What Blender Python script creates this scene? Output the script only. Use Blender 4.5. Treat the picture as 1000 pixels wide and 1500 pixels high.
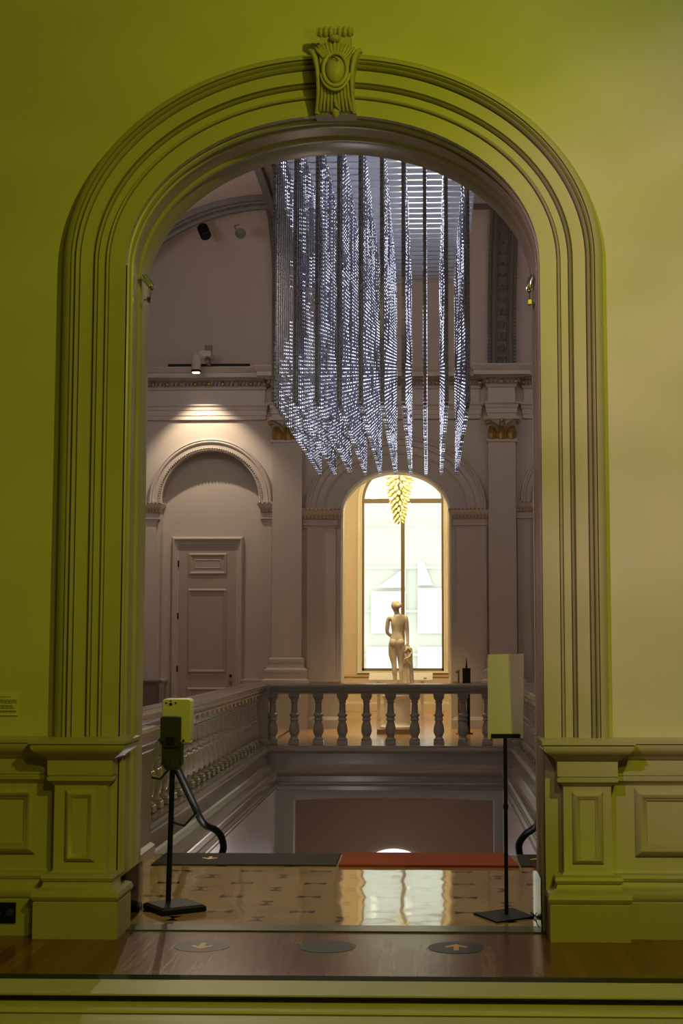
import bpy, math, random
from mathutils import Vector, Matrix
from math import sin, cos, pi, sqrt, radians as R
random.seed(7)
for o in list(bpy.data.objects): bpy.data.objects.remove(o, do_unlink=True)
SC = bpy.context.scene
COL = SC.collection

# ------------------------------------------------------------------ camera
cd = bpy.data.cameras.new('camera'); cam = bpy.data.objects.new('camera', cd); COL.objects.link(cam)
cam.location = (0, 0, 1.6)
cam.rotation_euler = (R(90 + 5.197), 0, R(1.766))
cd.sensor_fit = 'AUTO'; cd.sensor_width = 36; cd.lens = 50.4
cd.shift_x = -62 / 1500
cd.clip_end = 200
SC.camera = cam

# ------------------------------------------------------------------ world (daylight outside)
w = bpy.data.worlds.new('world'); SC.world = w; w.use_nodes = True
w.node_tree.nodes['Background'].inputs[0].default_value = (1.0, 1.0, 0.95, 1)
w.node_tree.nodes['Background'].inputs[1].default_value = 1.7
SC.view_settings.view_transform = 'Standard'; SC.view_settings.look = 'None'
SC.view_settings.gamma = 1; SC.view_settings.exposure = 0.0

# ------------------------------------------------------------------ lights
def spot(name, loc, target, power, color, angle=60, blend=.5, radius=.08):
    l = bpy.data.lights.new(name, 'SPOT'); l.energy = power; l.color = color
    l.spot_size = R(angle); l.spot_blend = blend; l.shadow_soft_size = radius
    o = bpy.data.objects.new(name, l); COL.objects.link(o); o.location = loc
    o.rotation_euler = (Vector(target) - Vector(loc)).to_track_quat('-Z', 'Y').to_euler()
    return o
def point(name, loc, power, color, radius=.2):
    l = bpy.data.lights.new(name, 'POINT'); l.energy = power; l.color = color; l.shadow_soft_size = radius
    o = bpy.data.objects.new(name, l); COL.objects.link(o); o.location = loc
    return o
def area(name, loc, target, power, color, sx, sy):
    l = bpy.data.lights.new(name, 'AREA'); l.energy = power; l.color = color; l.shape = 'RECTANGLE'
    l.size = sx; l.size_y = sy
    o = bpy.data.objects.new(name, l); COL.objects.link(o); o.location = loc
    o.rotation_euler = (Vector(target) - Vector(loc)).to_track_quat('-Z', 'Y').to_euler()
    return o
GREEN = (0.97, 1.0, 0.04); PINK = (1.0, .60, .58)
# gallery the camera stands in: coloured gallery spotlights on the ceiling
spot('gallery_spot_green', (2.2, 2.2, 5.6), (-1.3, 8.0, 3.2), 375, GREEN, 100, .8, .09)
spot('gallery_spot_green_low', (1.0, 1.2, 4.6), (0.0, 8.0, .5), 130, (1, .95, .05), 80, .9, .15)
spot('gallery_spot_green_top', (1.0, 4.2, 3.6), (.1, 8.0, 5.3), 30, (.8, 1, .02), 60, 1, .3)
spot('gallery_spot_pink', (-1.8, 2.0, 5.3), (2.2, 8.0, 2.8), 660, PINK, 42, .9, .10)
spot('gallery_spot_blue', (2.2, 3.4, 3.5), (1.5, 8.0, 5.8), 48, (.45, .75, 1.0), 32, 1, .3)
def gobo(o, scale, lo, hi, seed):
    # textured gel in front of the lamp: soft blotches thrown on the wall
    l = o.data; l.use_nodes = True; nt = l.node_tree; em = nt.nodes['Emission']
    tc = nt.nodes.new('ShaderNodeTexCoord'); mp = nt.nodes.new('ShaderNodeMapping'); mp.inputs['Scale'].default_value = (scale * .6, scale, scale); mp.inputs['Location'].default_value = (seed, seed, 0)
    n = nt.nodes.new('ShaderNodeTexNoise'); n.inputs['Scale'].default_value = 1; n.inputs['Detail'].default_value = 3
    mr = nt.nodes.new('ShaderNodeMapRange'); mr.inputs['From Min'].default_value = .35; mr.inputs['From Max'].default_value = .65; mr.inputs['To Min'].default_value = lo; mr.inputs['To Max'].default_value = hi
    nt.links.new(tc.outputs['Normal'], mp.inputs[0]); nt.links.new(mp.outputs[0], n.inputs['Vector']); nt.links.new(n.outputs['Fac'], mr.inputs['Value']); nt.links.new(mr.outputs[0], em.inputs['Strength'])
gobo(bpy.data.objects['gallery_spot_green'], 5, .78, 1.16, 2.0)
gobo(bpy.data.objects['gallery_spot_pink'], 9, .55, 1.3, 5.0)
gobo(bpy.data.objects['gallery_spot_blue'], 9, .3, 1.5, 1.0)
# stair hall
HALLC = (1.0, .88, .74)
area('hall_fill', (-.6, 16.5, 8.9), (-.6, 20, 0), 120, HALLC, 2.5, 4)  # unseen area light added to lift the whole hall
point('vault_fill', (-4.4, 20.5, 7.6), 100, (1, .84, .74), .3)  # this and the next point are unseen fills added for the vault
point('vault_fill', (3.2, 20.5, 7.6), 75, (1, .84, .74), .3)
spot('rail_spot', (-3.6, 23.8, 7.6), (-2.7, 13, .8), 420, (1, .83, .6), 60, .8, .05)
spot('landing_fill', (-.5, 8.98, 6.6), (-.5, 9.75, 0), 560, (1, .80, .42), 38, .5, .1)  # added fill so the marble inlay shows, no fitting modelled
area('slat_fill', (-.6, 17.2, 4.6), (-.6, 17.2, 9), 28, (.75, .82, 1.0), 1.8, 5)  # unseen upward light added to brighten the slats, in place of LED spill
# room behind the arch
spot('window_room_spot', (-1.5, 28.4, 5.6), (-1.3, 34, 2.6), 380, (1, .80, .42), 100, .8, .1)
spot('window_room_spot', (.9, 28.4, 5.6), (.2, 34, 2.4), 200, (1, .80, .42), 100, .8, .1)
point('reveal_fill', (-.6, 28.4, 5.5), 215, (1, .88, .58), .12)  # added fill hidden above the arch, brightens the cream reveal
spot('statue_spot', (-1.7, 24.2, 5.7), (-.62, 25.6, 1.4), 420, (1, .76, .36), 40, .7, .05)
spot('statue_spot', (.7, 24.0, 5.6), (-.62, 25.6, 1.4), 200, (1, .76, .36), 40, .7, .05)
spot('corridor_fill', (-.6, 25.0, 5.8), (-.6, 25.6, 0), 160, (1, .66, .34), 50, .8, .1)  # unseen fill added to warm and brighten the corridor floor
spot('glass_spot', (-.6, 28.0, 3.6), (-.6, 30.0, 4.7), 14, (1, .9, .55), 50, .7, .05)
# lower floor of the stair
point('lower_hall_light', (-1.5, 15.4, -1.35), 46, (1, .95, .96), .12)
point('lower_wall_fill', (-.6, 24.4, -2.9), 60, (1, .80, .66), .3)  # unseen fill added to brighten the brown wall below

# ------------------------------------------------------------------ materials
def mat(name, col, rough=.6, metal=0, spec=.5, noise=0, nscale=20, bump=0, bscale=120, coat=0, emit=None, estr=0, trans=0, ior=1.45):
    m = bpy.data.materials.new(name); m.use_nodes = True; nt = m.node_tree; b = nt.nodes['Principled BSDF']
    b.inputs['Base Color'].default_value = (*col, 1); b.inputs['Roughness'].default_value = rough
    b.inputs['Metallic'].default_value = metal; b.inputs['Specular IOR Level'].default_value = spec
    b.inputs['Coat Weight'].default_value = coat; b.inputs['Coat Roughness'].default_value = .15
    b.inputs['IOR'].default_value = ior
    if trans: b.inputs['Transmission Weight'].default_value = trans
    if emit: b.inputs['Emission Color'].default_value = (*emit, 1); b.inputs['Emission Strength'].default_value = estr
    if noise or bump:
        tc = nt.nodes.new('ShaderNodeTexCoord')
    if noise:
        n = nt.nodes.new('ShaderNodeTexNoise'); n.inputs['Scale'].default_value = nscale; n.inputs['Detail'].default_value = 6
        nt.links.new(tc.outputs['Object'], n.inputs['Vector'])
        mx = nt.nodes.new('ShaderNodeMix'); mx.data_type = 'RGBA'
        mx.inputs[6].default_value = (*[c * (1 - noise) for c in col], 1); mx.inputs[7].default_value = (*[min(1, c * (1 + noise)) for c in col], 1)
        nt.links.new(n.outputs['Fac'], mx.inputs[0]); nt.links.new(mx.outputs[2], b.inputs['Base Color'])
    if bump:
        n2 = nt.nodes.new('ShaderNodeTexNoise'); n2.inputs['Scale'].default_value = bscale; n2.inputs['Detail'].default_value = 4
        nt.links.new(tc.outputs['Object'], n2.inputs['Vector'])
        bp = nt.nodes.new('ShaderNodeBump'); bp.inputs['Strength'].default_value = bump; bp.inputs['Distance'].default_value = .01
        nt.links.new(n2.outputs['Fac'], bp.inputs['Height']); nt.links.new(bp.outputs[0], b.inputs['Normal'])
    return m
M = {}
M['wall'] = mat('gallery_wall_paint', (.62, .60, .55), .75, noise=.06, nscale=3, bump=.12, bscale=40)
M['trim'] = mat('gallery_trim_paint', (.50, .47, .42), .45, noise=.04, nscale=6, bump=.05, bscale=60)
M['reveal'] = mat('reveal_gloss_paint', (.50, .47, .42), .25, noise=.04, nscale=6)
M['hall'] = mat('hall_wall_paint', (.47, .435, .395), .7, noise=.05, nscale=2, bump=.05)
M['halltrim'] = mat('hall_trim_paint', (.47, .43, .40), .42, noise=.05, nscale=4)
M['halldark'] = mat('hall_rib_paint', (.15, .135, .125), .5, noise=.1, nscale=8)
M['rail'] = mat('balustrade_paint', (.34, .29, .235), .22, noise=.08, nscale=6)
M['vault'] = mat('vault_paint', (.50, .445, .415), .75, noise=.04, nscale=2)
M['lower'] = mat('lower_wall_paint', (.62, .57, .54), .35, noise=.04, nscale=3)
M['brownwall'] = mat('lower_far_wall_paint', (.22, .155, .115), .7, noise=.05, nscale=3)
M['gold'] = mat('gilding', (.40, .28, .10), .32, metal=.85, noise=.2, nscale=40)
M['black'] = mat('black_metal', (.010, .010, .011), .5, spec=.15, noise=.1, nscale=30)
M['darkgrey'] = mat('dark_grey_plastic', (.035, .036, .033), .45, noise=.1, nscale=30)
M['beige'] = mat('ivory_plastic', (.62, .62, .56), .4, noise=.03)
M['chrome'] = mat('chrome', (.8, .8, .78), .15, metal=1, noise=.05)
M['brass'] = mat('brass', (.42, .32, .16), .25, metal=1, noise=.05)
M['door'] = mat('door_paint', (.36, .32, .285), .5, noise=.05, nscale=5)
M['warm'] = mat('window_room_paint', (.62, .50, .33), .6, noise=.04, nscale=3)
M['cream'] = mat('cream_paint', (.80, .74, .60), .5, noise=.03)
M['marble'] = mat('statue_marble', (.80, .70, .50), .45, noise=.08, nscale=6, bump=.05)
M['pod'] = mat('yellow_glass', (.60, .57, .32), .12, noise=.15, nscale=12, coat=.6)
M['podtip'] = mat('green_glass', (.35, .45, .12), .12, noise=.15, nscale=12, coat=.6)
M['rod'] = mat('mirrored_steel', (.50, .50, .53), .16, metal=1, noise=.06, nscale=3)
M['slat'] = mat('white_enamel', (.74, .76, .82), .6, noise=.06, nscale=12)
M['lamp'] = mat('lit_lamp', (1, 1, 1), .5, emit=(1, .96, .8), estr=6, noise=.01)
M['lens'] = mat('lit_lens', (1, 1, 1), .5, emit=(1, .9, .7), estr=12, noise=.01)
M['tube'] = mat('lit_tube', (1, 1, 1), .5, emit=(1, .95, .75), estr=1.3, noise=.01)
M['daylit'] = mat('lit_fanlight', (.9, .93, 1), .3, emit=(.85, .88, 1), estr=1.2, noise=.01)
M['carpet'] = mat('red_carpet', (.25, .045, .012), .9, noise=.2, nscale=80, bump=.4, bscale=300)
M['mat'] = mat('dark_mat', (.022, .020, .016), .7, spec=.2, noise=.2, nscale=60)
M['threshold'] = mat('threshold_stone', (.10, .10, .085), .25, noise=.3, nscale=12)
M['sticker'] = mat('sticker_vinyl', (.010, .012, .013), .35, spec=.25, noise=.1)
M['orange'] = mat('orange_vinyl', (.9, .45, .06), .4, noise=.05)
M['paper'] = mat('sign_board', (.52, .53, .49), .5, noise=.03)
M['label'] = mat('label_card', (.70, .68, .60), .6, noise=.03)
M['ink'] = mat('ink', (.03, .02, .01), .6, noise=.05)
M['stone'] = mat('stair_stone', (.35, .32, .28), .5, noise=.15, nscale=10)
M['bluecloth'] = mat('grey_cloth', (.3, .3, .3), .8, noise=.05)
M['facade'] = mat('outside_facade', (.72, .77, .69), .9, noise=.03, nscale=1)
M['facadew'] = mat('outside_panel', (.93, .93, .92), .9, noise=.02, nscale=1)
def glass(name, col=(1, 1, 1), rough=0):
    m = bpy.data.materials.new(name); m.use_nodes = True; nt = m.node_tree; nt.nodes.clear()
    o = nt.nodes.new('ShaderNodeOutputMaterial'); t = nt.nodes.new('ShaderNodeBsdfTransparent'); g = nt.nodes.new('ShaderNodeBsdfGlossy')
    f = nt.nodes.new('ShaderNodeFresnel'); f.inputs[0].default_value = 1.45 if rough == 0 else 1.12; mx = nt.nodes.new('ShaderNodeMixShader')
    t.inputs[0].default_value = (*col, 1); g.inputs['Roughness'].default_value = rough + .02
    nt.links.new(f.outputs[0], mx.inputs[0]); nt.links.new(t.outputs[0], mx.inputs[1]); nt.links.new(g.outputs[0], mx.inputs[2]); nt.links.new(mx.outputs[0], o.inputs[0])
    return m
M['glass'] = glass('window_glass', (.97, .99, .97)); M['acrylic'] = glass('clear_acrylic', (.93, .95, .93), .05)

def led_mat():
    m = mat('white_led', (.9, .9, 1), .4); nt = m.node_tree; b = nt.nodes['Principled BSDF']
    oi = nt.nodes.new('ShaderNodeObjectInfo'); tc = nt.nodes.new('ShaderNodeTexCoord')
    add = nt.nodes.new('ShaderNodeVectorMath'); add.operation = 'ADD'
    sc = nt.nodes.new('ShaderNodeVectorMath'); sc.operation = 'SCALE'; sc.inputs['Scale'].default_value = 37
    cmb = nt.nodes.new('ShaderNodeCombineXYZ'); nt.links.new(oi.outputs['Random'], cmb.inputs[0])
    nt.links.new(cmb.outputs[0], sc.inputs[0]); nt.links.new(tc.outputs['Object'], add.inputs[0]); nt.links.new(sc.outputs[0], add.inputs[1])
    n = nt.nodes.new('ShaderNodeTexNoise'); n.inputs['Scale'].default_value = 3.0; n.inputs['Detail'].default_value = 3
    nt.links.new(add.outputs[0], n.inputs['Vector'])
    mr = nt.nodes.new('ShaderNodeMapRange'); mr.inputs['From Min'].default_value = .38; mr.inputs['From Max'].default_value = .70
    mr.inputs['To Min'].default_value = .3; mr.inputs['To Max'].default_value = 4.6
    nt.links.new(n.outputs['Fac'], mr.inputs['Value']); nt.links.new(mr.outputs[0], b.inputs['Emission Strength'])
    b.inputs['Emission Color'].default_value = (.78, .80, 1, 1)
    return m
M['led'] = led_mat()
M['ledoff'] = mat('unlit_led', (.15, .15, .17), .3, noise=.1)

def wood_mat():
    m = mat('oak_floor', (.3, .15, .06), .3); nt = m.node_tree; b = nt.nodes['Principled BSDF']
    tc = nt.nodes.new('ShaderNodeTexCoord'); mp = nt.nodes.new('ShaderNodeMapping'); mp.inputs['Rotation'].default_value = (0, 0, R(90))
    nt.links.new(tc.outputs['Object'], mp.inputs[0])
    br = nt.nodes.new('ShaderNodeTexBrick'); br.inputs['Scale'].default_value = 1; br.inputs['Brick Width'].default_value = 1.3
    br.inputs['Row Height'].default_value = .085; br.inputs['Mortar Size'].default_value = .0012; br.inputs['Mortar Smooth'].default_value = .2
    br.inputs['Color1'].default_value = (.14, .050, .014, 1); br.inputs['Color2'].default_value = (.26, .105, .034, 1); br.inputs['Mortar'].default_value = (.06, .025, .01, 1)
    nt.links.new(mp.outputs[0], br.inputs['Vector'])
    n = nt.nodes.new('ShaderNodeTexNoise'); mp2 = nt.nodes.new('ShaderNodeMapping'); mp2.inputs['Scale'].default_value = (60, 3, 1)
    nt.links.new(tc.outputs['Object'], mp2.inputs[0]); nt.links.new(mp2.outputs[0], n.inputs['Vector']); n.inputs['Scale'].default_value = 1; n.inputs['Detail'].default_value = 8
    mx = nt.nodes.new('ShaderNodeMix'); mx.data_type = 'RGBA'; mx.blend_type = 'MULTIPLY'; mx.inputs[0].default_value = .35
    mr = nt.nodes.new('ShaderNodeMapRange'); mr.inputs['To Min'].default_value = .5; mr.inputs['To Max'].default_value = 1.3
    nt.links.new(n.outputs['Fac'], mr.inputs['Value']); nt.links.new(br.outputs['Color'], mx.inputs[6]); nt.links.new(mr.outputs[0], mx.inputs[7])
    nt.links.new(mx.outputs[2], b.inputs['Base Color'])
    mr2 = nt.nodes.new('ShaderNodeMapRange'); mr2.inputs['To Min'].default_value = .17; mr2.inputs['To Max'].default_value = .30
    nt.links.new(n.outputs['Fac'], mr2.inputs['Value']); nt.links.new(mr2.outputs[0], b.inputs['Roughness'])
    bp = nt.nodes.new('ShaderNodeBump'); bp.inputs['Strength'].default_value = .15; bp.inputs['Distance'].default_value = .004
    nt.links.new(n.outputs['Fac'], bp.inputs['Height']); nt.links.new(bp.outputs[0], b.inputs['Normal'])
    return m
M['wood'] = wood_mat()

def marble_floor_mat():
    """Polished tan marble inlaid with black bow ties on a staggered half-metre grid."""
    m = mat('inlaid_marble', (.30, .235, .13), .06); nt = m.node_tree; b = nt.nodes['Principled BSDF']
    N = nt.nodes.new; L = nt.links.new
    def mth(op, a, c=None, use=None):
        n = N('ShaderNodeMath'); n.operation = op
        for i, v in enumerate((a, c)):
            if v is None: continue
            if isinstance(v, (int, float)): n.inputs[i].default_value = v
            else: L(v, n.inputs[i])
        return n.outputs[0]
    tc = N('ShaderNodeTexCoord'); sp = N('ShaderNodeSeparateXYZ'); L(tc.outputs['Object'], sp.inputs[0])
    X, Y = sp.outputs[0], sp.outputs[1]
    PX, PY = .492, .505
    def cell(x0, y0):
        dx = mth('MULTIPLY', mth('SUBTRACT', mth('FRACT', mth('DIVIDE', mth('SUBTRACT', X, x0 - PX / 2), PX)), .5), PX)
        dy = mth('MULTIPLY', mth('SUBTRACT', mth('FRACT', mth('DIVIDE', mth('SUBTRACT', Y, y0 - PY / 2), PY)), .5), PY)
        return mth('ABSOLUTE', dx), mth('ABSOLUTE', dy)
    ax, ay = cell(-.756, 9.72)
    a = mth('MULTIPLY', mth('LESS_THAN', ax, .074), mth('LESS_THAN', ay, mth('ADD', mth('MULTIPLY', ax, .60), .003)))
    bx, by = cell(-.998, 10.0)
    c = mth('MULTIPLY', mth('LESS_THAN', by, .074), mth('LESS_THAN', bx, mth('ADD', mth('MULTIPLY', by, .60), .003)))
    mask = mth('MAXIMUM', a, c)
    n = N('ShaderNodeTexNoise'); n.inputs['Scale'].default_value = 2.5; n.inputs['Detail'].default_value = 8; L(tc.outputs['Object'], n.inputs['Vector'])
    vo = N('ShaderNodeTexVoronoi'); vo.inputs['Scale'].default_value = 2.8; L(tc.outputs['Object'], vo.inputs['Vector'])
    cr = N('ShaderNodeMix'); cr.data_type = 'RGBA'; cr.inputs[6].default_value = (.20, .125, .06, 1); cr.inputs[7].default_value = (.44, .31, .16, 1); L(n.outputs['Fac'], cr.inputs[0])
    mx = N('ShaderNodeMix'); mx.data_type = 'RGBA'; L(mask, mx.inputs[0]); L(cr.outputs[2], mx.inputs[6]); mx.inputs[7].default_value = (.006, .006, .006, 1)
    L(mx.outputs[2], b.inputs['Base Color'])
    b.inputs['Specular IOR Level'].default_value = .5; b.inputs['Coat Weight'].default_value = .3; b.inputs['Coat Roughness'].default_value = .03
    # slabs laid a little unevenly
    sep = N('ShaderNodeTexNoise'); sep.inputs['Scale'].default_value = 3.2; sep.inputs['Detail'].default_value = 1; L(tc.outputs['Object'], sep.inputs['Vector'])
    bp = N('ShaderNodeBump'); bp.inputs['Strength'].default_value = .25; bp.inputs['Distance'].default_value = .01
    L(sep.outputs['Fac'], bp.inputs['Height']); L(bp.outputs[0], b.inputs['Normal']); L(bp.outputs[0], b.inputs['Coat Normal'])
    return m
M['floor'] = marble_floor_mat()
M['corridor'] = mat('corridor_floor_wood', (.50, .30, .13), .2, noise=.15, nscale=5)

# ------------------------------------------------------------------ mesh helper
class MB:
    def __init__(s): s.v = []; s.f = []
    def quadgrid(s, rows, closed_u=False, closed_v=False):
        b = len(s.v); nu = len(rows); nv = len(rows[0])
        for r in rows: s.v += [tuple(p) for p in r]
        for i in range(nu if closed_u else nu - 1):
            for j in range(nv if closed_v else nv - 1):
                i2 = (i + 1) % nu; j2 = (j + 1) % nv
                s.f.append((b + i * nv + j, b + i * nv + j2, b + i2 * nv + j2, b + i2 * nv + j))
        return b
    def box(s, x0, x1, y0, y1, z0, z1):
        b = len(s.v)
        s.v += [(x0, y0, z0), (x1, y0, z0), (x1, y1, z0), (x0, y1, z0), (x0, y0, z1), (x1, y0, z1), (x1, y1, z1), (x0, y1, z1)]
        for f in ((0, 3, 2, 1), (4, 5, 6, 7), (0, 1, 5, 4), (1, 2, 6, 5), (2, 3, 7, 6), (3, 0, 4, 7)): s.f.append(tuple(b + i for i in f))
    def ngon(s, pts):
        b = len(s.v); s.v += [tuple(p) for p in pts]; s.f.append(tuple(range(b, b + len(pts))))
    def stack(s, x0, x1, y0, y1, prof, cap=True):
        """rectangular rings grown by e at height z"""
        rows = [[(x0 - e, y0 - e, z), (x1 + e, y0 - e, z), (x1 + e, y1 + e, z), (x0 - e, y1 + e, z)] for e, z in prof]
        b = s.quadgrid(rows, closed_v=True)
        if cap:
            s.f.append((b + 3, b + 2, b + 1, b)); t = b + 4 * (len(rows) - 1); s.f.append((t, t + 1, t + 2, t + 3))
    def lathe(s, c, prof, seg=16, axis=None):
        rows = []
        for r, z in prof:
            rows.append([Vector((r * cos(2 * pi * k / seg), r * sin(2 * pi * k / seg), z)) for k in range(seg)])
        q = axis.to_track_quat('Z', 'Y').to_matrix() if axis is not None else Matrix.Identity(3)
        rows = [[tuple(q @ p + Vector(c)) for p in r] for r in rows]
        b = s.quadgrid(rows, closed_v=True)
        s.f.append(tuple(b + k for k in reversed(range(seg)))); t = b + seg * (len(rows) - 1); s.f.append(tuple(t + k for k in range(seg)))
    def tube(s, pts, rad, seg=10, cap=True):
        pts = [Vector(p) for p in pts]; n = len(pts); rows = []
        rads = rad if isinstance(rad, (list, tuple)) else [rad] * n
        t0 = (pts[1] - pts[0]).normalized(); up = Vector((0, 0, 1)) if abs(t0.z) < .9 else Vector((0, 1, 0))
        nrm = t0.cross(up).normalized()
        for i, p in enumerate(pts):
            t = (pts[min(i + 1, n - 1)] - pts[max(i - 1, 0)]).normalized()
            nrm = (nrm - t * nrm.dot(t)).normalized(); bn = t.cross(nrm)
            rows.append([tuple(p + (nrm * cos(2 * pi * k / seg) + bn * sin(2 * pi * k / seg)) * rads[i]) for k in range(seg)])
        b = s.quadgrid(rows, closed_v=True)
        if cap:
            s.f.append(tuple(b + k for k in range(seg))); t = b + seg * (n - 1); s.f.append(tuple(t + k for k in reversed(range(seg))))
    def prism(s, pts, y0, y1):
        """outline in X,Z extruded from y0 to y1"""
        b = len(s.v); n = len(pts)
        s.v += [(x, y0, z) for x, z in pts] + [(x, y1, z) for x, z in pts]
        s.f.append(tuple(range(b, b + n))); s.f.append(tuple(reversed(range(b + n, b + 2 * n))))
        for i in range(n): j = (i + 1) % n; s.f.append((b + i, b + n + i, b + n + j, b + j))
    def sphere(s, c, r, seg=10, rings=6, sc=(1, 1, 1)):
        rows = []
        for i in range(rings + 1):
            a = -pi / 2 + pi * i / rings; rr = max(cos(a), .02)
            rows.append([(c[0] + r * sc[0] * rr * cos(2 * pi * k / seg), c[1] + r * sc[1] * rr * sin(2 * pi * k / seg), c[2] + r * sc[2] * sin(a)) for k in range(seg)])
        s.quadgrid(rows, closed_v=True)
    def build(s, name, material, parent=None, smooth=False, loc=None):
        me = bpy.data.meshes.new(name)
        vs = s.v
        if loc: vs = [(x - loc[0], y - loc[1], z - loc[2]) for x, y, z in vs]
        me.from_pydata(vs, [], s.f); me.validate()
        import bmesh
        bm = bmesh.new(); bm.from_mesh(me); bmesh.ops.recalc_face_normals(bm, faces=bm.faces); bm.to_mesh(me); bm.free()
        me.materials.append(material)
        if smooth:
            for p in me.polygons: p.use_smooth = True
            try: me.set_sharp_from_angle(angle=R(38))
            except Exception: pass
        o = bpy.data.objects.new(name, me); COL.objects.link(o)
        if loc: o.location = loc
        if parent:
            o.parent = parent
            if not loc: o.matrix_parent_inverse = Matrix.Translation(parent.location).inverted() if parent.rotation_euler.z == 0 else Matrix.Identity(4)
        return o
def tag(o, label, cat, group=None, kind=None):
    o['label'] = label; o['category'] = cat
    if group: o['group'] = group
    if kind: o['kind'] = kind
    return o
def thing(name, label, cat, loc=(0, 0, 0), group=None):
    o = bpy.data.objects.new(name, None); COL.objects.link(o); o.location = loc; o.empty_display_size = .1
    return tag(o, label, cat, group)
def struct(o, label=None, cat=None):
    o['kind'] = 'structure'
    if label: o['label'] = label
    if cat: o['category'] = cat
    return o
def copy_tree(o, parent=None):
    c = o.copy(); COL.objects.link(c)
    if parent: c.parent = parent
    for ch in list(o.children): copy_tree(ch, c)
    return c

def ell(cx, zs, a, b, n=48):
    return [(cx - a * cos(pi * i / n), zs + b * sin(pi * i / n)) for i in range(n + 1)]
def arch_path(cx, zs, a, b, z0, d=0, n=48):
    p = [(cx - a - d, z0)] + [(cx - (a + d) * cos(pi * i / n), zs + (b + d) * sin(pi * i / n)) for i in range(n + 1)] + [(cx + a + d, z0)]
    return p
def arch_sweep(mb, cx, zs, a, b, z0, prof, n=48):
    """closed profile of (d outward, y) swept up one leg, over the arch and down the other"""
    cols = [[(x, y, z) for x, z in arch_path(cx, zs, a, b, z0, d, n)] for d, y in prof]
    b0 = mb.quadgrid(cols, closed_u=True)
    nv = n + 3; k = len(prof)
    mb.f.append(tuple(b0 + i * nv for i in range(k))); mb.f.append(tuple(b0 + i * nv + nv - 1 for i in reversed(range(k))))
def arch_wall(mb, x0, x1, z0, z1, cx, zs, a, b, yf, yb, zfoot=None, n=48):
    mb.box(x0, cx - a, yf, yb, z0, z1); mb.box(cx + a, x1, yf, yb, z0, z1)
    pts = ell(cx, zs, a, b, n)
    for i in range(n):
        (xa, za), (xb, zb) = pts[i], pts[i + 1]
        bb = len(mb.v)
        mb.v += [(xa, yf, za), (xb, yf, zb), (xb, yf, z1), (xa, yf, z1), (xa, yb, za), (xb, yb, zb), (xb, yb, z1), (xa, yb, z1)]
        for f in ((0, 1, 2, 3), (4, 7, 6, 5), (0, 4, 5, 1), (3, 2, 6, 7)): mb.f.append(tuple(bb + q for q in f))
    if zfoot is not None: mb.box(cx - a, cx + a, yf, yb, z0, zfoot)

# ================================================================== GALLERY (near room)
CX, ZS, AA, BB = -.5465, 3.771, 1.1885, .874
mb = MB(); arch_wall(mb, -5.8, 4.6, 0, 6.6, CX, ZS, AA + .03, BB + .03, 8.08, 8.72)
struct(mb.build('wall_front', M['wall']), 'plastered gallery wall around the arched opening', 'wall')
mb = MB(); mb.box(-6.0, -5.8, -3, 8.72, 0, 6.6); struct(mb.build('wall_left', M['wall']))
mb = MB(); mb.box(4.6, 4.8, -3, 8.72, 0, 6.6); struct(mb.build('wall_right', M['wall']))
mb = MB(); mb.box(-6.0, 4.8, -3.2, -3, 0, 6.6); struct(mb.build('wall_back', M['wall']))
mb = MB(); mb.box(-6.0, 4.8, -3.2, 8.72, 6.6, 6.8); struct(mb.build('ceiling', M['wall']))
mb = MB(); mb.box(-6.0, 4.8, -3.2, 8.11, -.2, 0); struct(mb.build('floor', M['wood']), 'brown oak plank floor of the gallery', 'floor')
mb = MB(); mb.box(CX - 1.35, CX + 1.35, 8.11, 8.275, -.2, .008); struct(mb.build('trim_threshold', M['threshold']), 'dark stone threshold strip under the arch', 'threshold')
mb = MB(); mb.box(-6.0, 4.8, 8.275, 11.02, -.2, 0); struct(mb.build('floor', M['floor']), 'polished tan marble landing inlaid with black bow ties', 'floor')

# door surround: plain band and reveal down to the floor, mouldings from the wainscot up
mb = MB()
arch_sweep(mb, CX, ZS, AA, BB, 0, [(.0, 8.055), (.095, 8.055), (.095, 8.10), (.0, 8.10)])
struct(mb.build('trim_1', M['trim'], smooth=True), 'plain inner band of the arch surround', 'trim')
mb = MB()
arch_sweep(mb, CX, ZS, AA, BB, 1.05, [(.093, 8.10), (.093, 8.085), (.099, 8.085), (.100, 8.035), (.106, 8.028), (.112, 8.035), (.113, 8.07), (.118, 8.07), (.119, 8.052), (.158, 8.050), (.159, 8.075), (.165, 8.075), (.166, 8.03), (.171, 8.02), (.177, 8.03),
    (.178, 8.06), (.185, 8.06), (.186, 8.02), (.254, 8.016), (.255, 8.045), (.262, 8.045), (.263, 7.985), (.270, 7.975), (.277, 7.985), (.278, 8.03), (.286, 8.03), (.287, 7.98), (.293, 7.97), (.299, 7.975), (.300, 8.0), (.304, 8.0), (.305, 7.965), (.322, 7.972), (.342, 7.995), (.356, 8.035), (.360, 8.10)], 64)
struct(mb.build('trim_2', M['trim'], smooth=True), 'moulded arch surround with several dark grooves', 'trim')
mb = MB()
arch_sweep(mb, CX, ZS, AA, BB, 0, [(.0, 8.06), (.0, 8.09), (.012, 8.095), (.012, 8.125), (-.004, 8.13), (-.012, 8.15), (-.004, 8.17), (.006, 8.175), (.006, 8.23), (-.004, 8.235), (-.006, 8.25), (.004, 8.26), (.004, 8.42), (-.008, 8.43), (-.016, 8.455),
    (-.008, 8.48), (.004, 8.49), (.004, 8.55), (.0, 8.56), (.0, 8.735), (.05, 8.735), (.05, 8.06)], 64)
struct(mb.build('trim_3', M['reveal'], smooth=True), 'moulded reveal lining the inside of the arch', 'trim')

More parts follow.
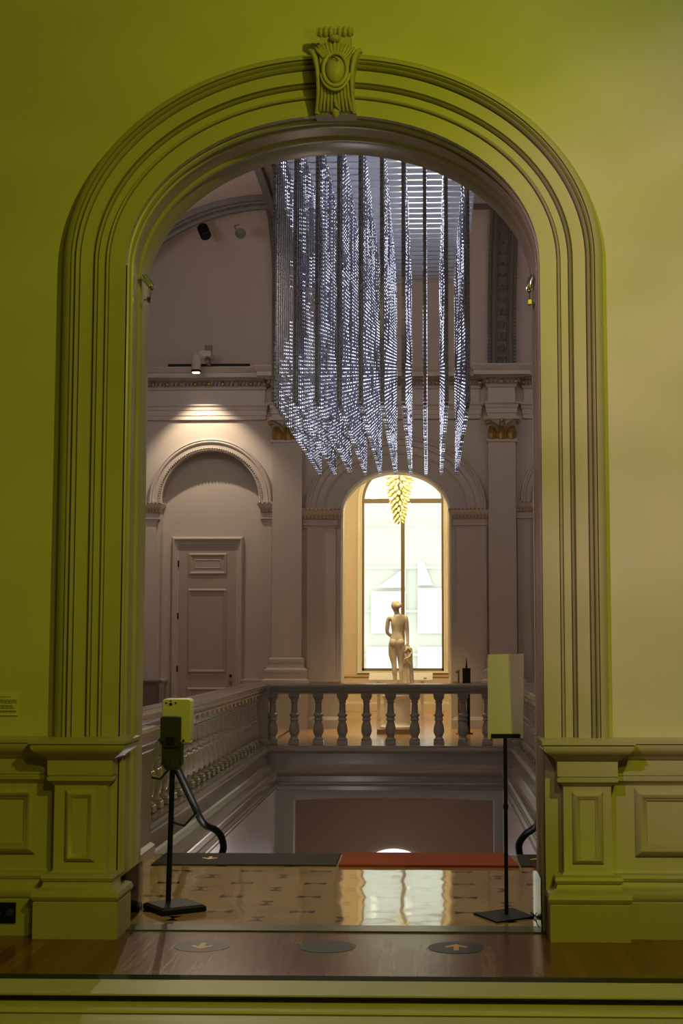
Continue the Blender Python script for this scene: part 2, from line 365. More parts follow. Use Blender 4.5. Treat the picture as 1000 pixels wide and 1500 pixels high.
WPROF = [(.085, 0), (.085, .192), (.078, .197), (.090, .207), (.097, .225), (.090, .247), (.074, .257), (.060, .262), (.048, .275), (.040, .298), (.048, .302), (.055, .318), (.048, .335), (.012, .342), (0, .36), (0, .815),
         (.018, .832), (.034, .842), (.036, .862), (.027, .864), (.027, .868), (.034, .872), (.034, .955), (.044, .960), (.052, .970), (.07, .985), (.10, 1.005), (.112, 1.025), (.112, 1.045), (.122, 1.048), (.122, 1.066), (.10, 1.072), (0, 1.076)]
WPROF2 = [(e * .88, z) for e, z in WPROF]
def frame(mb, x0, x1, z0, z1, y, w, h):
    rows = []
    for t, d in ((0, 0), (.05, .35), (.25, .75), (.45, 1), (.6, .9), (.75, .45), (.95, .25), (1, 0)):
        i = t * w; yy = y - d * h
        rows.append([(x0 + i, yy, z0 + i), (x1 - i, yy, z0 + i), (x1 - i, yy, z1 - i), (x0 + i, yy, z1 - i)])
    mb.quadgrid(rows, closed_v=True)
for k, (xa, xb) in enumerate(((-5.75, -2.0), (.95, 4.55))):
    mb = MB(); mb.stack(xa, xb, 8.045, 8.09, WPROF2)
    o = struct(mb.build('wainscot', M['trim'], smooth=True), ['painted wainscot left of the arch', 'painted wainscot right of the arch'][k], 'wainscot')
    fr = MB()
    xs = [(-5.1, -3.75), (-3.55, -2.185)] if k == 0 else [(1.13, 2.5), (2.7, 4.1)]
    for a, b in xs: frame(fr, a, b, .43, .80, 8.045, .07, .035)
    fr.build('panel_frame', M['trim'], o, smooth=True)
for k, (xa, xb, lab) in enumerate(((-2.064, -1.772, 'panelled painted pedestal under the left leg of the arch surround'), (.735, .995, 'panelled painted pedestal under the right leg of the arch surround'))):
    mb = MB(); mb.stack(xa, xb, 7.965, 8.15, WPROF)
    o = struct(mb.build('pedestal', M['trim'], smooth=True), lab, 'pedestal')
    fr = MB(); xc = (xa + xb) / 2; frame(fr, xc - .085, xc + .085, .40, .79, 7.965, .045, .022)
    fr.build('panel_frame', M['trim'], o, smooth=True)

# keystone cartouche
kx = -.522
t = thing('keystone', 'carved cartouche keystone with an oval boss and scroll at the crown of the arch', 'keystone', (kx, 8.0, 4.62))
mb = MB()
sil = [(.118, 4.625), (.112, 4.66), (.106, 4.72), (.105, 4.79), (.110, 4.85), (.122, 4.91), (.140, 4.95)]
pts = [(kx + a, z) for a, z in sil] + [(kx - a, z) for a, z in reversed(sil)]
mb.prism(pts, 7.90, 8.1); mb.prism([(kx - .085, 4.64), (kx + .085, 4.64), (kx + .085, 4.93), (kx - .085, 4.93)], 7.87, 7.92)
def ky(y, z): return y + max(0, .10 * (1 - (z - 4.62) / .20)) if y < 8.05 else y
mb.v = [(x, ky(y, z), z) for x, y, z in mb.v]
mb.build('block', M['trim'], t)
for sgn in (-1, 1):
    mb = MB(); pp = [(kx + sgn * (a - .005), 7.885 - .02 * sin(i * .5), z) for i, (a, z) in enumerate(sil)] + [(kx + sgn * .152, 7.90, 4.965), (kx + sgn * .158, 7.92, 4.955)]
    mb.tube(pp, [.016, .013, .012, .012, .013, .015, .016, .012, .008], 10)
    mb.v = [(kx + (x - kx) * .95, ky(y, z), z) for x, y, z in mb.v]; mb.build('side_scroll', M['trim'], t, smooth=True)
mb = MB(); mb.sphere((kx + .004, 7.865, 4.835), .1, 20, 10, (.56, .45, .80)); boss = mb.build('oval_boss', M['trim'], t, smooth=True)
mb = MB(); mb.tube([(kx + .004 + .068 * cos(a), 7.85, 4.835 + .095 * sin(a)) for a in [2 * pi * i / 28 for i in range(29)]], .011, 8)
mb.tube([(kx + .004 + .082 * cos(a), 7.862, 4.832 + .112 * sin(a)) for a in [pi * 1.05 + pi * .9 * i / 20 for i in range(21)]], .009, 8)
mb.build('oval_rim', M['trim'], t, smooth=True)
mb = MB(); mb.tube([(kx - .015, 7.815, 4.885), (kx + .0, 7.812, 4.889), (kx + .014, 7.812, 4.880), (kx + .024, 7.815, 4.868)], .003, 6)
mb.build('crack', M['ink'], boss, smooth=True)
mb = MB()
for i in range(-4, 5):
    x = kx + i * .019; mb.tube([(x * 1.0 - i * .001, 7.862, 4.77), (x, 7.852, 4.70), (x + i * .003, 7.858, 4.645), (x + i * .004, 7.87, 4.632)], [.008, .009, .0085, .004], 6)
for i in range(-5, 6):
    a = i * .21; mb.tube([(kx + .07 * sin(a), 7.868, 4.885 + .05 * cos(a)), (kx + .11 * sin(a), 7.862, 4.92 + .065 * cos(a)), (kx + .13 * sin(a), 7.88, 4.945 + .06 * cos(a))], [.009, .011, .005], 6)
mb.v = [(x, ky(y, z), z) for x, y, z in mb.v]; mb.build('shell_ribs', M['trim'], t, smooth=True)
mb = MB(); mb.sphere((kx, 7.87, 4.625), .03, 10, 6, (.7, .6, 1)); mb.tube([(kx, 7.845, 4.68), (kx + .006, 7.84, 4.65), (kx + .02, 7.85, 4.638)], [.012, .01, .005], 6)
mb.v = [(x, ky(y, z), z) for x, y, z in mb.v]; mb.build('drop', M['trim'], t, smooth=True)
mb = MB()
for x, r in ((-.095, .030), (-.062, .033), (-.028, .033), (0, .024), (.028, .033), (.062, .033), (.095, .030)):
    mb.sphere((kx + x, 7.90, 5.045), r, 12, 8, (.62, 1.1, 1))
mb.sphere((kx, 7.88, 5.00), .035, 12, 6, (1.1, .9, .6)); mb.box(kx - .1, kx + .1, 7.9, 8.09, 4.94, 5.05)
for sgn in (-1, 1):
    mb.tube([(kx + sgn * .113, 7.90 + .026 * cos(a) * (1 - a / 14), 5.045 + .026 * sin(a) * (1 - a / 14)) for a in [i * .5 for i in range(20)]], .006, 6)
mb.v = [(kx + (x - kx) * .88, y, z + .028) for x, y, z in mb.v]; mb.build('top_scroll', M['trim'], t, smooth=True)

# small things on the gallery walls
t = thing('wall_label', 'small printed exhibit label on the wall left of the arch', 'label', (-2.42, 8.07, 1.25))
mb = MB(); mb.box(-2.52, -2.31, 8.07, 8.078, 1.19, 1.32); card = mb.build('card', M['label'], t)
mb = MB()
for z, x1 in ((1.294, -2.352), (1.276, -2.318), (1.268, -2.316), (1.260, -2.315), (1.246, -2.342), (1.238, -2.334), (1.230, -2.330), (1.216, -2.318), (1.210, -2.322)):
    x = -2.51
    while x < x1:
        ww = random.uniform(.008, .024); mb.box(x, min(x + ww, x1), 8.0685, 8.0705, z - .0016, z + .0016); x += ww + .004
mb.build('printed_lines', M['ink'], card)
t = thing('power_outlet', 'black double power outlet in the baseboard at far left', 'outlet', (-2.29, 7.96, .13))
mb = MB(); mb.box(-2.40, -2.265, 7.958, 7.97, .07, .178); mb.build('plate', M['black'], t)
for x in (-2.365, -2.295):
    mb = MB(); mb.lathe((x, 7.956, .125), [(.02, -.002), (.02, .001), (.017, .0025), (.016, .001)], 16, Vector((0, -1, 0))); mb.build('socket', M['darkgrey'], t, smooth=True)

def guard(name, x, lab):
    mb = MB(); mb.box(x - .003, x + .003, 8.10, 8.70, .012, .30)
    mb.box(x - .006, x + .006, 8.095, 8.105, .012, .30); mb.box(x - .006, x + .006, 8.69, 8.70, .012, .30)
    tag(mb.build(name, M['acrylic']), lab, 'guard')
guard('acrylic_guard', CX - AA + .022, 'clear acrylic kick guard at the foot of the left jamb')
guard('acrylic_guard', CX + AA - .022, 'clear acrylic kick guard at the foot of the right jamb')
def jamb_spot(x, y, z, dx, dz, lab):
    t = thing('jamb_spotlight', lab, 'spotlight', (x, y, z))
    d = Vector((dx, -.12, dz)).normalized(); p = Vector((x, y, z))
    mb = MB()
    mb.lathe(tuple(p), [(.011, -.045), (.013, -.043), (.013, .042), (.011, .045)], 14, d); mb.build('lamp_body', M['chrome'], t, smooth=True)
    mb = MB(); mb.lathe(tuple(p + Vector((.020, 0, .012)) * (1 if dx > 0 else -1)), [(.006, -.044), (.007, -.042), (.007, .04), (.006, .042)], 10, d); mb.build('second_tube', M['chrome'], t, smooth=True)
    q = p + d * .058
    mb = MB(); mb.sphere(tuple(q), .013, 10, 6, (1, 1, 1)); mb.build('swivel_joint', M['brass'], t, smooth=True)
    mb = MB(); e = q + Vector((-.012 if x < 0 else .004, .0, -.062)); mb.tube([tuple(q), tuple(e), (e.x + (-.035 if x < 0 else .02), e.y, e.z - .008)], .004, 8)
    mb.box(e.x - .012, e.x + .010, e.y - .02, e.y + .02, e.z - .022, e.z + .006)
    mb.build('bracket', M['brass'], t, smooth=True)
jamb_spot(-1.683, 8.38, 3.753, .64, -.78, 'small chrome spotlight clipped to the left jamb of the arch')
jamb_spot(.617, 8.40, 3.738, -.2, -.95, 'small chrome spotlight clipped to the right jamb of the arch')

# foreground ledge
t = thing('moulded_ledge', 'long painted moulded ledge crossing the bottom foreground', 'ledge', (0, 5.9, 0))
mb = MB(); mb.box(-3.2, 3.0, 5.95, 6.2, .169, .176); mb.box(-3.2, 3.0, 6.05, 6.2, 0, .169); mb.build('top_board', M['trim'], t)
rows = []
for x in (-3.2, 3.0):
    rows.append([(x, 6.05, 0), (x, 6.05, .132), (x, 5.99, .138), (x, 5.97, .141), (x, 5.86, .141), (x, 5.842, .137), (x, 5.836, .130), (x, 5.845, .122), (x, 5.83, .120), (x, 5.82, .127), (x, 5.80, .130), (x, 5.72, .130), (x, 5.68, .126), (x, 5.66, .115), (x, 5.66, .0)])
mb = MB(); mb.quadgrid(rows, closed_v=True); mb.ngon(rows[0]); mb.ngon(rows[1]); mb.build('stepped_moulding', M['trim'], t)
mb = MB(); mb.box(-3.2, 3.0, 6.21, 6.42, 0, .147); mb.build('shadow_strip', M['mat'], t)  # dark solid standing in for the shadow gap behind the ledge

# floor stickers with arrows
def sticker(x, y, up, lab, r=.148, arrow=True):
    t = thing('floor_sticker', lab, 'sticker', (x, y, 0), 'round direction stickers on the gallery floor')
    mb = MB(); mb.lathe((x, y, 0), [(r, 0), (r, .0015)], 40); disc = mb.build('disc', M['sticker'], t)
    if arrow:
        s = 1 if up else -1
        mb = MB(); h = .0016; q = [(-.014, -.075), (.014, -.075), (.014, .02), (.05, -.01), (.062, .012), (0, .075), (-.062, .012), (-.05, -.01), (-.014, .02)]
        b = len(mb.v); pts = [(x + a * 1.0, y + s * c, h) for a, c in q]; pts2 = [(a, c, h + .001) for a, c, _ in pts]
        mb.ngon(pts2); mb.quadgrid([pts, pts2], closed_v=True); mb.build('arrow', M['orange'], disc)
sticker(-1.200, 7.73, False, 'dark round floor sticker with a yellow arrow pointing down, nearest the left jamb')
sticker(-.535, 7.73, True, 'grey round floor sticker in the glare, middle of the three', arrow=False)
sticker(.142, 7.73, True, 'grey round floor sticker with a faint arrow pointing up, near the right stand')

# sanitizer stand
sx, sy = -1.575, 8.80
t = thing('sanitizer_stand', 'ivory hand sanitizer dispenser on a thin black floor stand, left in the arch', 'sanitizer stand', (sx, sy, 0))
mb = MB(); a = R(35)
def rect(cx, cy, hw, hd, ang, z): return [(cx + u * hw * cos(ang) - v * hd * sin(ang), cy + u * hw * sin(ang) + v * hd * cos(ang), z) for u, v in ((-1, -1), (1, -1), (1, 1), (-1, 1))]
bx, by = -1.525, 8.735
mb.quadgrid([rect(bx, by, .136, .136, a, .0), rect(bx, by, .142, .142, a, .006), rect(bx, by, .142, .142, a, .030), rect(bx, by, .126, .126, a, .042)], closed_v=True)
mb.ngon(rect(bx, by, .126, .126, a, .042)); mb.build('base_plate', M['black'], t)
mb = MB(); mb.tube([(sx, sy, .03), (sx + .018, sy, .95)], .0165, 12); mb.build('pole', M['black'], t, smooth=True)
ox = sx + .018
mb = MB(); mb.box(ox - .062, ox + .062, sy - .05, sy + .02, .86, 1.00); mb.lathe((ox, sy - .02, .83), [(.045, 0), (.062, .03), (.062, .06)], 16)
mb.build('drip_tray', M['darkgrey'], t)
def rbox(mb, x0, x1, y0, y1, z0, z1, r=.02, seg=4):
    def ring(y, k):
        pts = []
        for cx, cz, st in ((x1 - r, z1 - r, 0), (x0 + r, z1 - r, 90), (x0 + r, z0 + r, 180), (x1 - r, z0 + r, 270)):
            for i in range(seg + 1):
                an = R(st + 90 * i / seg); pts.append((cx + (r - k) * cos(an), y, cz + (r - k) * sin(an)))
        return pts
    rows = [ring(y0, .006), ring(y0 + .006, 0), ring(y1 - .006, 0), ring(y1, .006)]
    mb.quadgrid(rows, closed_v=True); mb.ngon(rows[0]); mb.ngon(rows[-1])
mb = MB(); rbox(mb, ox - .062, ox + .115, sy - .05, sy + .06, .99, 1.258, .022); cover = mb.build('dispenser_cover', M['beige'], t, smooth=True)
mb = MB(); rbox(mb, ox - .068, ox + .058, sy - .075, sy - .045, 1.00, 1.155, .014); mb.box(ox - .045, ox + .05, sy - .07, sy - .02, .97, 1.02); fplate = mb.build('front_plate', M['darkgrey'], t, smooth=True)
mb = MB(); mb.box(ox - .03, ox + .02, sy - .085, sy - .07, .985, 1.03); mb.build('latch', M['black'], fplate)
for dx, dz, r in ((-.01, 1.225, .010), (-.038, 1.232, .006), (.02, 1.232, .006), (-.01, 1.245, .005)):
    mb = MB(); mb.lathe((ox + dx, sy - .049, dz), [(r, -.002), (r, .003)], 14, Vector((0, -1, 0))); mb.build('sensor_hole', M['black'], cover)
mb = MB(); mb.sphere((ox + .07, sy - .05, 1.005), .008, 8, 6); mb.build('cover_lock', M['black'], cover, smooth=True)

# blank sign on stand
qx, qy = .455, 8.62
t = thing('sign_stand', 'blank pale sign board on a slim black pole stand, right in the arch', 'sign stand', (qx, qy, 0))
mb = MB(); a = R(40)
dm = [(.262, 8.65), (.388, 8.39), (.612, 8.56), (.505, 8.83)]
mb.quadgrid([[(x, y, 0) for x, y in dm], [(x, y, .010) for x, y in dm]], closed_v=True); mb.ngon([(x, y, .010) for x, y in dm]); mb.ngon([(x, y, 0) for x, y in dm])
mb.build('base_plate', M['black'], t)
mb = MB(); mb.tube([(qx, qy, .008), (qx, qy, 1.05)], .0115, 12); mb.tube([(qx, qy, .62), (qx, qy, .645)], .0155, 12); mb.build('pole', M['black'], t, smooth=True)
mb = MB(); mb.box(qx - .084, qx + .088, qy - .02, qy + .015, 1.035, 1.053); mb.box(qx - .084, qx + .088, qy - .026, qy - .018, 1.035, 1.06); mb.build('shelf', M['black'], t)
bd = [(-.104, 1.030, 0), (.106, 1.036, 0), (.118, 1.533, .05), (-.098, 1.528, .05)]
mb = MB(); mb.quadgrid([[(qx + x, qy - .012 + d, z) for x, z, d in bd], [(qx + x, qy - .002 + d, z) for x, z, d in bd]], closed_v=True)
mb.ngon([(qx + x, qy - .012 + d, z) for x, z, d in bd]); mb.ngon([(qx + x, qy - .002 + d, z) for x, z, d in bd]); mb.build('board', M['paper'], t)
mb = MB(); mb.tube([(.60, 8.66, .012), (.635, 8.45, .012), (.64, 8.3, .012), (.655, 8.2, .012)], .005, 6); tag(mb.build('cable', M['black']), 'thin black cable on the floor at the foot of the right jamb', 'cable')

# ================================================================== STAIR HALL
# outer shell
mb = MB(); mb.box(-6.0, -5.8, 8.72, 27.3, -4.4, 7.2); struct(mb.build('wall_left', M['hall']))
mb = MB(); mb.box(4.6, 4.8, 8.72, 27.3, -4.4, 7.2); struct(mb.build('wall_right', M['hall']))
mb = MB(); mb.box(-5.8, 4.6, 8.722, 8.9, 6.0, 10.2); struct(mb.build('wall_front', M['hall']))
# vault: elliptical cove on both sides and at the end
rows = []
Yn = [8.72 + (26.99 - 8.72) * i / 24 for i in range(25)]
def shell_pts(y):
    pts = []
    n = 14
    for i in range(n + 1):
        a = pi / 2 * i / n; pts.append((-2.73 - 3.07 * cos(a), y, 6.80 + 2.55 * sin(a)))
    for i in range(n + 1):
        a = pi / 2 * (1 - i / n); pts.append((1.53 + 3.07 * cos(a), y, 6.80 + 2.55 * sin(a)))
    return pts
mb = MB(); r0 = shell_pts(8.72); r1 = shell_pts(24.8)
o0 = [(x * 1.0, y, z + .15) for x, y, z in r0]; o1 = [(x, y, z + .15) for x, y, z in r1]
mb.quadgrid([r0, r1]); mb.quadgrid([o0, o1]); struct(mb.build('ceiling', M['vault'], smooth=True), 'pale coved vault over the stair hall', 'ceiling')
mb = MB(); sp_ = shell_pts(24.8)
for i in range(len(sp_) - 1):
    (xa, _, za), (xb, _, zb) = sp_[i], sp_[i + 1]
    if abs(xa - xb) < 1e-5: continue
    mb.quadgrid([[(xa, 24.79, za), (xb, 24.79, zb)], [(xa, 24.79, 9.8), (xb, 24.79, 9.8)], [(xa, 24.85, 9.8), (xb, 24.85, 9.8)], [(xa, 24.85, za), (xb, 24.85, zb)]])
mb.box(-5.8, 4.6, 24.6, 27.4, 9.53, 9.7); mb.box(-6.0, -5.8, 24.6, 27.4, 6.8, 9.8); mb.box(4.6, 4.8, 24.6, 27.4, 6.8, 9.8)
struct(mb.build('ceiling', M['vault']), 'end bay of the vault beyond the curved rib', 'ceiling')
rows = []
for i in range(19):
    a = pi / 2 * i / 18; rows.append([(x, 27.0 - 1.9 * (1 - cos(a)), 6.80 + 2.73 * sin(a)) for x in (-5.8, -3, -.6, 1.8, 4.6)])
mb = MB(); mb.quadgrid(rows); rows2 = [[(x, y + .12, z + .02) for x, y, z in r] for r in rows]; mb.quadgrid(rows2)
struct(mb.build('wall_cove', M['vault'], smooth=True), 'coved end of the vault above the cornice', 'wall')
mb = MB(); mb.box(-5.8, 4.6, 27.0, 27.4, 6.9, 9.8); struct(mb.build('wall_far', M['vault']))
# floors round the well
mb = MB(); mb.box(-5.8, -2.56, 11.02, 27.3, -.2, 0); mb.box(1.36, 4.6, 11.02, 27.3, -.2, 0); mb.box(-2.5, 1.3, 22.5, 27.4, -.2, 0)
struct(mb.build('floor', M['corridor']), 'warm wooden corridor floor round the stairwell', 'floor')
# far wall in three bays
WY = 27.0
mb = MB()
arch_wall(mb, -2.66, 1.40, -.0, 6.0, -.605, 4.03, 1.04, .825, WY, WY + .42, None)
arch_wall(mb, -5.8, -2.66, 0, 6.0, -4.126, 4.27, .95, .98, WY, WY + .28, None)
arch_wall(mb, 1.40, 4.6, 0, 6.0, 2.92, 4.27, .95, .98, WY, WY + .28, None)
mb.box(-5.8, 4.6, WY, WY + .28, 6.0, 6.95)
struct(mb.build('wall_far', M['hall']), 'far hall wall with a central arch between two blind arches', 'wall')
mb = MB(); mb.box(-5.8, -2.66, WY + .28, WY + .4, 0, 6); mb.box(1.40, 4.6, WY + .28, WY + .4, 0, 6)
struct(mb.build('wall_recess', M['hall']), 'recessed wall inside the blind arches', 'wall')
# archivolts
def archivolt(cx, zs, a, b, prof, z0, lab):
    mb = MB(); arch_sweep(mb, cx, zs, a, b, z0, prof, 40)
    return struct(mb.build('archivolt', M['halltrim'], smooth=True), lab, 'trim')
AP = [(0, WY + .02), (0, WY - .03), (.02, WY - .045), (.04, WY - .03), (.06, WY - .03), (.062, WY - .055), (.14, WY - .055), (.15, WY - .08), (.17, WY - .09), (.19, WY - .075), (.21, WY - .09), (.235, WY - .08), (.245, WY - .03), (.245, WY + .02)]
archivolt(-4.126, 4.27, .93, .96, AP, 4.20, 'moulded arch band over the blind arch with the door')
archivolt(2.92, 4.27, .93, .96, AP, 4.20, 'moulded arch band over the right blind arch')
AP2 = [(0, WY + .02), (0, WY - .02), (.03, WY - .035), (.05, WY - .02), (.17, WY - .02), (.175, WY - .05), (.27, WY - .05), (.28, WY - .08), (.31, WY - .095), (.33, WY - .075), (.35, WY - .09), (.37, WY - .08), (.38, WY - .03), (.38, WY + .02)]
archivolt(-.605, 4.10, 1.34, 1.06, AP2, 4.10, 'large moulded arch band over the central arch')
mb = MB(); arch_sweep(mb, -.605, 4.03, 1.0, .785, 0, [(0, WY - .012), (.035, WY - .012), (.05, WY + .01), (.05, WY + .45), (.0, WY + .45)], 40)
struct(mb.build('trim_4', M['cream'], smooth=True), 'cream edge lining the central arch', 'trim')
# bead course on archivolts of the side bays
def beads_on_arch(cx, zs, a, b, y, n, r, name, m, par=None):
    mb = MB()
    for i in range(n):
        t_ = pi * (i + .5) / n; mb.sphere((cx - a * cos(t_), y, zs + b * sin(t_)), r, 6, 4)
    return struct(mb.build(name, m, par, smooth=True))
beads_on_arch(-4.126, 4.27, .98, 1.01, WY - .06, 70, .018, 'bead_course', M['halltrim'])
beads_on_arch(2.92, 4.27, .98, 1.01, WY - .06, 70, .018, 'bead_course', M['halltrim'])

def impost(x0, x1, ztop, y, lab, gold2=True):
    """moulded impost with gilded beads"""
    mb = MB(); mb.stack(x0, x1, y - .03, y + .2, [(0, ztop - .36), (.0, ztop - .33), (.03, ztop - .32), (.03, ztop - .30), (.0, ztop - .29), (.0, ztop - .20), (.03, ztop - .19), (.03, ztop - .14), (.06, ztop - .10), (.09, ztop - .04), (.09, ztop), (0, ztop)])
    o = struct(mb.build('impost', M['halltrim']), lab, 'trim')
    mb = MB(); n = max(3, int((x1 - x0 + .16) / .075))
    for i in range(n):
        x = x0 - .07 + (x1 - x0 + .14) * (i + .5) / n
        mb.sphere((x, y - .122, ztop - .02), .022, 7, 5, (1.2, .7, .8))
    if gold2:
        for i in range(n):
            x = x0 - .03 + (x1 - x0 + .06) * (i + .5) / n
            mb.box(x - .016, x + .016, y - .085, y - .06, ztop - .185, ztop - .14)
    mb.build('gilded_beads', M['gold'], o, smooth=True)
    return o
impost(-2.36, -1.70, 4.12, WY - .02, 'impost with gilded beads left of the central arch')
impost(.47, 1.14, 4.12, WY - .02, 'impost with gilded beads right of the central arch')
impost(-3.14, -2.94, 4.25, WY - .02, 'impost with gilded beads on the right of the blind arch with the door')
impost(-5.4, -5.11, 4.25, WY - .02, 'impost with gilded beads on the left of the blind arch with the door')
impost(1.66, 1.96, 4.25, WY - .02, 'impost with gilded beads beside the right pilaster')
# shallow pier panels below the imposts
mb = MB()
for x0, x1 in ((-2.28, -1.74), (.53, 1.10)): mb.box(x0, x1, WY - .04, WY + .01, .9, 3.78)
for x0, x1 in ((-3.10, -2.95), (-5.35, -5.15), (1.68, 1.93)): mb.box(x0, x1, WY - .04, WY + .01, .9, 3.9)
struct(mb.build('trim_5', M['hall']), 'flat pier strips below the imposts', 'trim')

# pilasters
def acanthus_capital(mb_leaf, x0, x1, y, z0, z1):
    w_ = x1 - x0; xc = (x0 + x1) / 2; h = z1 - z0
    # leaves: curled strips
    for row, (n, hh, off) in enumerate(((4, .45, .0), (3, .72, .05))):
        for i in range(n):
            xx = x0 + w_ * (i + .5 + (.0)) / n
            rows = []
            for k in range(7):
                f = k / 6; zz = z0 + h * hh * (f if f < .85 else .85 - (f - .85) * .8); yy = y - .03 - off * .4 - .09 * f ** 3 - (.03 if f > .85 else 0)
                wd = w_ / n * .46 * sin(pi * (.25 + .62 * f)); rows.append([(xx - wd, yy + .02, zz), (xx - wd * .5, yy - .005, zz), (xx, yy - .022, zz), (xx + wd * .5, yy - .005, zz), (xx + wd, yy + .02, zz)])
            mb_leaf.quadgrid(rows); mb_leaf.quadgrid([[(a, b + .012, c) for a, b, c in r] for r in rows])
            mb_leaf.sphere((xx, rows[5][2][1] - .01, rows[5][2][2]), .024, 7, 5, (1.2, 1, .8))
    # volutes and stems
    for s in (-1, 1):
        cxv = xc + s * w_ * .52; czv = z1 - h * .22
        mb_leaf.tube([(cxv + s * .055 * (1 - a_ / 13) * cos(a_ * s * -1 + pi / 2) * 1, y - .13, czv + .055 * (1 - a_ / 13) * sin(a_ + pi / 2)) for a_ in [i * .55 for i in range(20)]], .013, 6)
        mb_leaf.tube([(xc + s * .03, y - .06, z0 + h * .42), (xc + s * w_ * .2, y - .10, z0 + h * .70), (xc + s * w_ * .42, y - .13, z1 - h * .10), (cxv, y - .13, z1 - h * .08)], [.014, .016, .016, .012], 6)
        mb_leaf.tube([(xc + s * .02, y - .06, z0 + h * .45), (xc + s * w_ * .10, y - .10, z0 + h * .74), (xc + s * w_ * .05, y - .12, z0 + h * .86), (xc + s * w_ * .02, y - .12, z0 + h * .78)], [.012, .013, .012, .008], 6)
    mb_leaf.sphere((xc, y - .12, z1 - h * .10), .045, 10, 6, (1.1, .6, .8))
def pilaster(x0, x1, lab):
    yf = WY - .18
    t = thing('pilaster', lab, 'pilaster', ((x0 + x1) / 2, WY - .1, 0)); t['kind'] = 'structure'
    mb = MB(); mb.box(x0, x1, yf, WY, 1.30, 5.40); mb.build('shaft', M['hall'], t)
    mb = MB(); mb.stack(x0, x1, yf, WY - .005, [(.12, 0), (.12, .80), (.16, .84), (.16, .90), (.11, .93), (.11, 1.02), (.12, 1.05), (.12, 1.09), (.06, 1.13), (.05, 1.20), (.06, 1.23), (.06, 1.29), (.0, 1.32)])
    mb.build('base', M['halltrim'], t)
    mb = MB(); mb.stack(x0, x1, yf, WY - .005, [(.02, 5.36), (.03, 5.38), (.03, 5.42), (.0, 5.43), (.02, 5.6), (.05, 5.76), (.08, 5.79), (.08, 5.84), (0, 5.84)])
    c = mb.build('capital', M['halltrim'], t)
    mb = MB(); acanthus_capital(mb, x0 - .02, x1 + .02, yf, 5.42, 5.80); mb.build('gilded_leaves', M['gold'], c, smooth=True)
    return t
pilaster(-2.93, -2.37, 'flat pilaster with gilded leaf capital left of the central arch')
pilaster(1.14, 1.65, 'flat pilaster with gilded leaf capital right of the central arch')

# entablature
EP = [(0, 5.82), (.02, 5.83), (.02, 5.90), (.035, 5.91), (.035, 6.0), (.05, 6.01), (.055, 6.06), (.09, 6.09), (.09, 6.115), (.0, 6.12), (.0, 6.39), (.03, 6.41), (.035, 6.45), (.06, 6.47), (.06, 6.54), (.14, 6.57), (.17, 6.59), (.28, 6.60), (.28, 6.68), (.30, 6.69), (.34, 6.74), (.36, 6.77), (.36, 6.79), (0, 6.80)]
def entablature(x0, x1, y, lab):
    mb = MB(); mb.stack(x0, x1, y, WY + .05, EP)
    o = struct(mb.build('cornice', M['halltrim']), lab, 'cornice')
    mb = MB(); n = max(3, int((x1 - x0 + .2) / .075))
    for i in range(n):
        x = x0 - .1 + (x1 - x0 + .2) * (i + .5) / n
        mb.box(x - .02, x + .02, y - .13, y - .05, 6.475, 6.545); mb.sphere((x, y - .16, 6.61), .028, 6, 4)
    mb.build('dentils', M['halldark'], o)
    mb = MB(); n = max(3, round((x1 - x0 + .28) / .262))
    for i in range(n):
        x = x0 - .14 + (x1 - x0 + .28) * (i + .5) / n
        mb.sphere((x, y - .13, 6.49), .038, 8, 6, (1, .8, 1))
    mb.build('gilded_bosses', M['gold'], o, smooth=True)
entablature(-5.75, -3.10, WY - .04, 'dark cornice with gilded bosses above the blind arch with the door')
entablature(-2.93, -2.37, WY - .2, 'cornice breaking forward over the left pilaster')
entablature(-2.2, .98, WY - .04, 'cornice above the central arch behind the hanging rods')
entablature(1.14, 1.65, WY - .2, 'cornice breaking forward over the right pilaster')
entablature(1.82, 4.5, WY - .04, 'cornice above the right blind arch')

